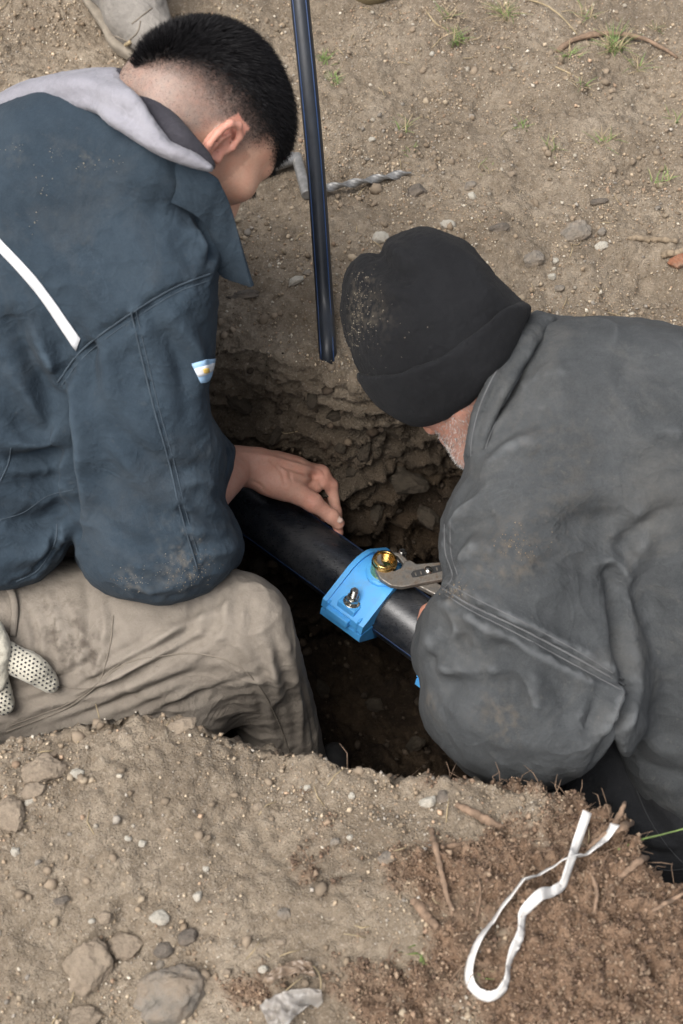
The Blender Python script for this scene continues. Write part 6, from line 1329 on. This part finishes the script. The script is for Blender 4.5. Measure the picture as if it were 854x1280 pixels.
for i in range(n):
    sd_ = np.cross(T[i], [0, 0, 1.0]); sd_ /= np.linalg.norm(sd_); nz = np.cross(sd_, T[i]); dep = (LL[i]-CAMP) @ FWD; frac = min(1.0, 1.15*wpx[i]*dep/FPX/(2*W_)); ang = math.acos(frac)
    w = sd_*math.cos(ang)+nz*math.sin(ang)
    for j in range(4): V.append(LL[i]+w*W_*(j/1.5-1)+nz*0.0006*math.sin(i*0.9+j))
F = np.array([[i*4+j, (i+1)*4+j, (i+1)*4+j+1, i*4+j+1] for i in range(n-1) for j in range(3)])
o = obj('ribbon', mk_mesh('ribbon', V, F), M['webbing']); solid(o, 0.0009); tag(o, 'white cloth ribbon lying in a twisted loop on the peat', 'ribbon'); shift_origin(o, LL[60])

# ------------------------------------------------------------------ plastic scrap
rs = np.random.RandomState(31)
root = bpy.data.objects.new('plastic_scrap', None); COL.objects.link(root); pc_, _ = on_ground(365, 1248); root.location = [float(x) for x in pc_]
def sheet(poly_u, poly_v, lift, seed, nm, amp):
    A = [(u, v) for u, v in poly_u]; B = [(u, v) for u, v in poly_v]; n_, m_ = 26, 16; A = catmull(A, n_); B = catmull(B, n_); V = []
    for i in range(n_):
        for j in range(m_):
            q = A[i]*(1-j/(m_-1))+B[i]*j/(m_-1); p, nn = on_ground(*q); V.append(p-pc_)
    V = np.array(V); F = np.array([[i*m_+j, (i+1)*m_+j, (i+1)*m_+j+1, i*m_+j+1] for i in range(n_-1) for j in range(m_-1)])
    V = relax(V, F, 6); V[:, 2] += lift+amp*(1-np.abs(fbm(V+seed, 32, 4, 0.62))*2.0); o = obj(nm, mk_mesh(nm, V, F), M['film'] if nm == 'film' else M['film_brown'], root); solid(o, 0.0004); return o
t_ = NT('film_brown'); t_.set(Base_Color=t_.ramp(t_.noise(60, 4), [(0.3, (0.13, 0.09, 0.06)), (0.7, (0.28, 0.21, 0.15))]), Roughness=0.35, Alpha=0.85); M['film_brown'] = t_.m
sheet([(322, 1258), (345, 1246), (380, 1240), (404, 1242)], [(338, 1296), (360, 1292), (375, 1270), (407, 1258)], 0.008, 3.0, 'film', 0.012)
sheet([(326, 1232), (345, 1214), (370, 1206), (392, 1206)], [(338, 1238), (352, 1228), (378, 1222), (396, 1228)], 0.010, 8.0, 'brown_flap', 0.008)
v, f = tube(catmull(on_path([(385, 1206), (397, 1215), (402, 1230), (400, 1245)], 12, 0.008)-pc_, 24), 0.0008, 6); obj('string', mk_mesh('string', v, f), M['straw'], root)
tag(root, 'crumpled clear and brown plastic scrap at the bottom of the bank', 'plastic scrap')

# ------------------------------------------------------------------ dotted work glove hanging from the left man's pocket
glove = bpy.data.objects.new('work_glove', None); COL.objects.link(glove)
def tp(u, v, lift): p, nn = hit(TT, u, v); return (p+nn*lift) if p is not None else P(u, v, 1.80)
gl = tp(20, 830, 0.0); glove.location = [float(x) for x in gl]
def gpiece(nm, pts, rad, poly, par, mat='glove', st=0.0028, k=0.006):
    pts = [np.asarray(p) for p in pts]; A = np.array(pts); fdg = Field(*grid(A.min(0)-0.05, A.max(0)+0.05, st)); fdg.chain(pts, rad, 0.012); fdg.hull(poly, k)
    V, F = fdg.mesh(2); V, F = subdivide(V, F); V = relax(V, F, 1); V += normals(V, F)*(0.0014*fbm(V, 60, 3))[:, None]; return obj(nm, mk_mesh(nm, V-gl, F), M[mat], par), V, F
pieces = [('finger', [tp(8, 815, 0.012), tp(40, 830, 0.014), tp(66, 852, 0.012)], [0.021, 0.020, 0.015], [(6, 798), (18, 803), (42, 815), (66, 832), (76, 845), (78, 858), (71, 868), (58, 866), (40, 857), (22, 848), (8, 842)]),
          ('finger', [tp(2, 845, 0.010), tp(8, 880, 0.012)], [0.017, 0.014], [(-12, 838), (9, 840), (15, 860), (20, 880), (16, 892), (4, 896), (-12, 895)]),
          ('cuff', [tp(-10, 790, 0.022), tp(4, 810, 0.026), tp(3, 855, 0.024)], [0.020, 0.018, 0.010], [(-30, 770), (0, 776), (6, 784), (12, 795), (14, 815), (13, 840), (8, 862), (-2, 868), (-12, 850), (-30, 800)])]
for i, (nm, pts, rad, poly) in enumerate(pieces):
    o, V, F = gpiece(nm, pts, rad, poly, glove)
    if i < 2:
        T_ = bvh(V, F); dv = []; pp = np.asarray(poly, float)
        for a in range(-24, 24):
            for b in range(-24, 24):
                u2, v2 = 30+5.6*(0.80*a+0.80*0.5*b-0.60*0.87*b), 845+5.6*(0.60*a+0.60*0.5*b+0.80*0.87*b)
                if poly_sdf(pp, np.array([u2]), np.array([v2]))[0] < -2.5:
                    p, nn = hit(T_, u2, v2)
                    if p is not None and nn @ -FWD > 0.25: vv, ff = lathe([(0.0014, -0.0004), (0.0014, 0.0004), (0.0010, 0.0010), (0, 0.0011)], p-gl, nn, 8); dv.append((vv, ff))
        if dv: vv, ff = merge(dv); d_ = obj('grip_dots', mk_mesh('grip_dots', vv, ff), M['rubber'], o); d_['kind'] = 'stuff'
tag(glove, 'off-white cotton work glove with black grip dots hanging by beige trousers', 'glove')
L = np.array([tp(-14, 735, 0.008), tp(4, 734, 0.008), tp(16, 744, 0.008), tp(21, 765, 0.006), tp(17, 795, 0.004)])
v, f = tube(catmull(L, 24), 0.0045, 8, flat=0.5); obj('pocket_edge', mk_mesh('pocket_edge', v, f), M['trousers_beige'], trousers_l)
v, f = tube(np.array([[p[0], p[1], p[2]] for p in on_path([(347, 537), (356, 544), (372, 541)], 14, 0.004)]), 0.0006, 5); o = obj('rootlet', mk_mesh('rootlet', v, f), M['straw']); tag(o, 'fine pale rootlet hanging from the dark pit wall', 'rootlet')

# ------------------------------------------------------------------ origins at each thing's base
def rebase(o, p):
    p = np.asarray(p, float)
    if o.data is not None: shift_origin(o, p)
    else: o.location = [float(x) for x in p]
    for c in o.children: c.location = [float(a-b) for a, b in zip(c.location, p)]
rebase(man_l, (float(hip_c[0]), float(hip_c[1]), -0.25)); rebase(man_r, (float(k1[0]), float(k1[1]), FLOOR)); rebase(third, (toe1+toe2)/2)
rebase(water_pipe, pb0); rebase(hose, _hb)
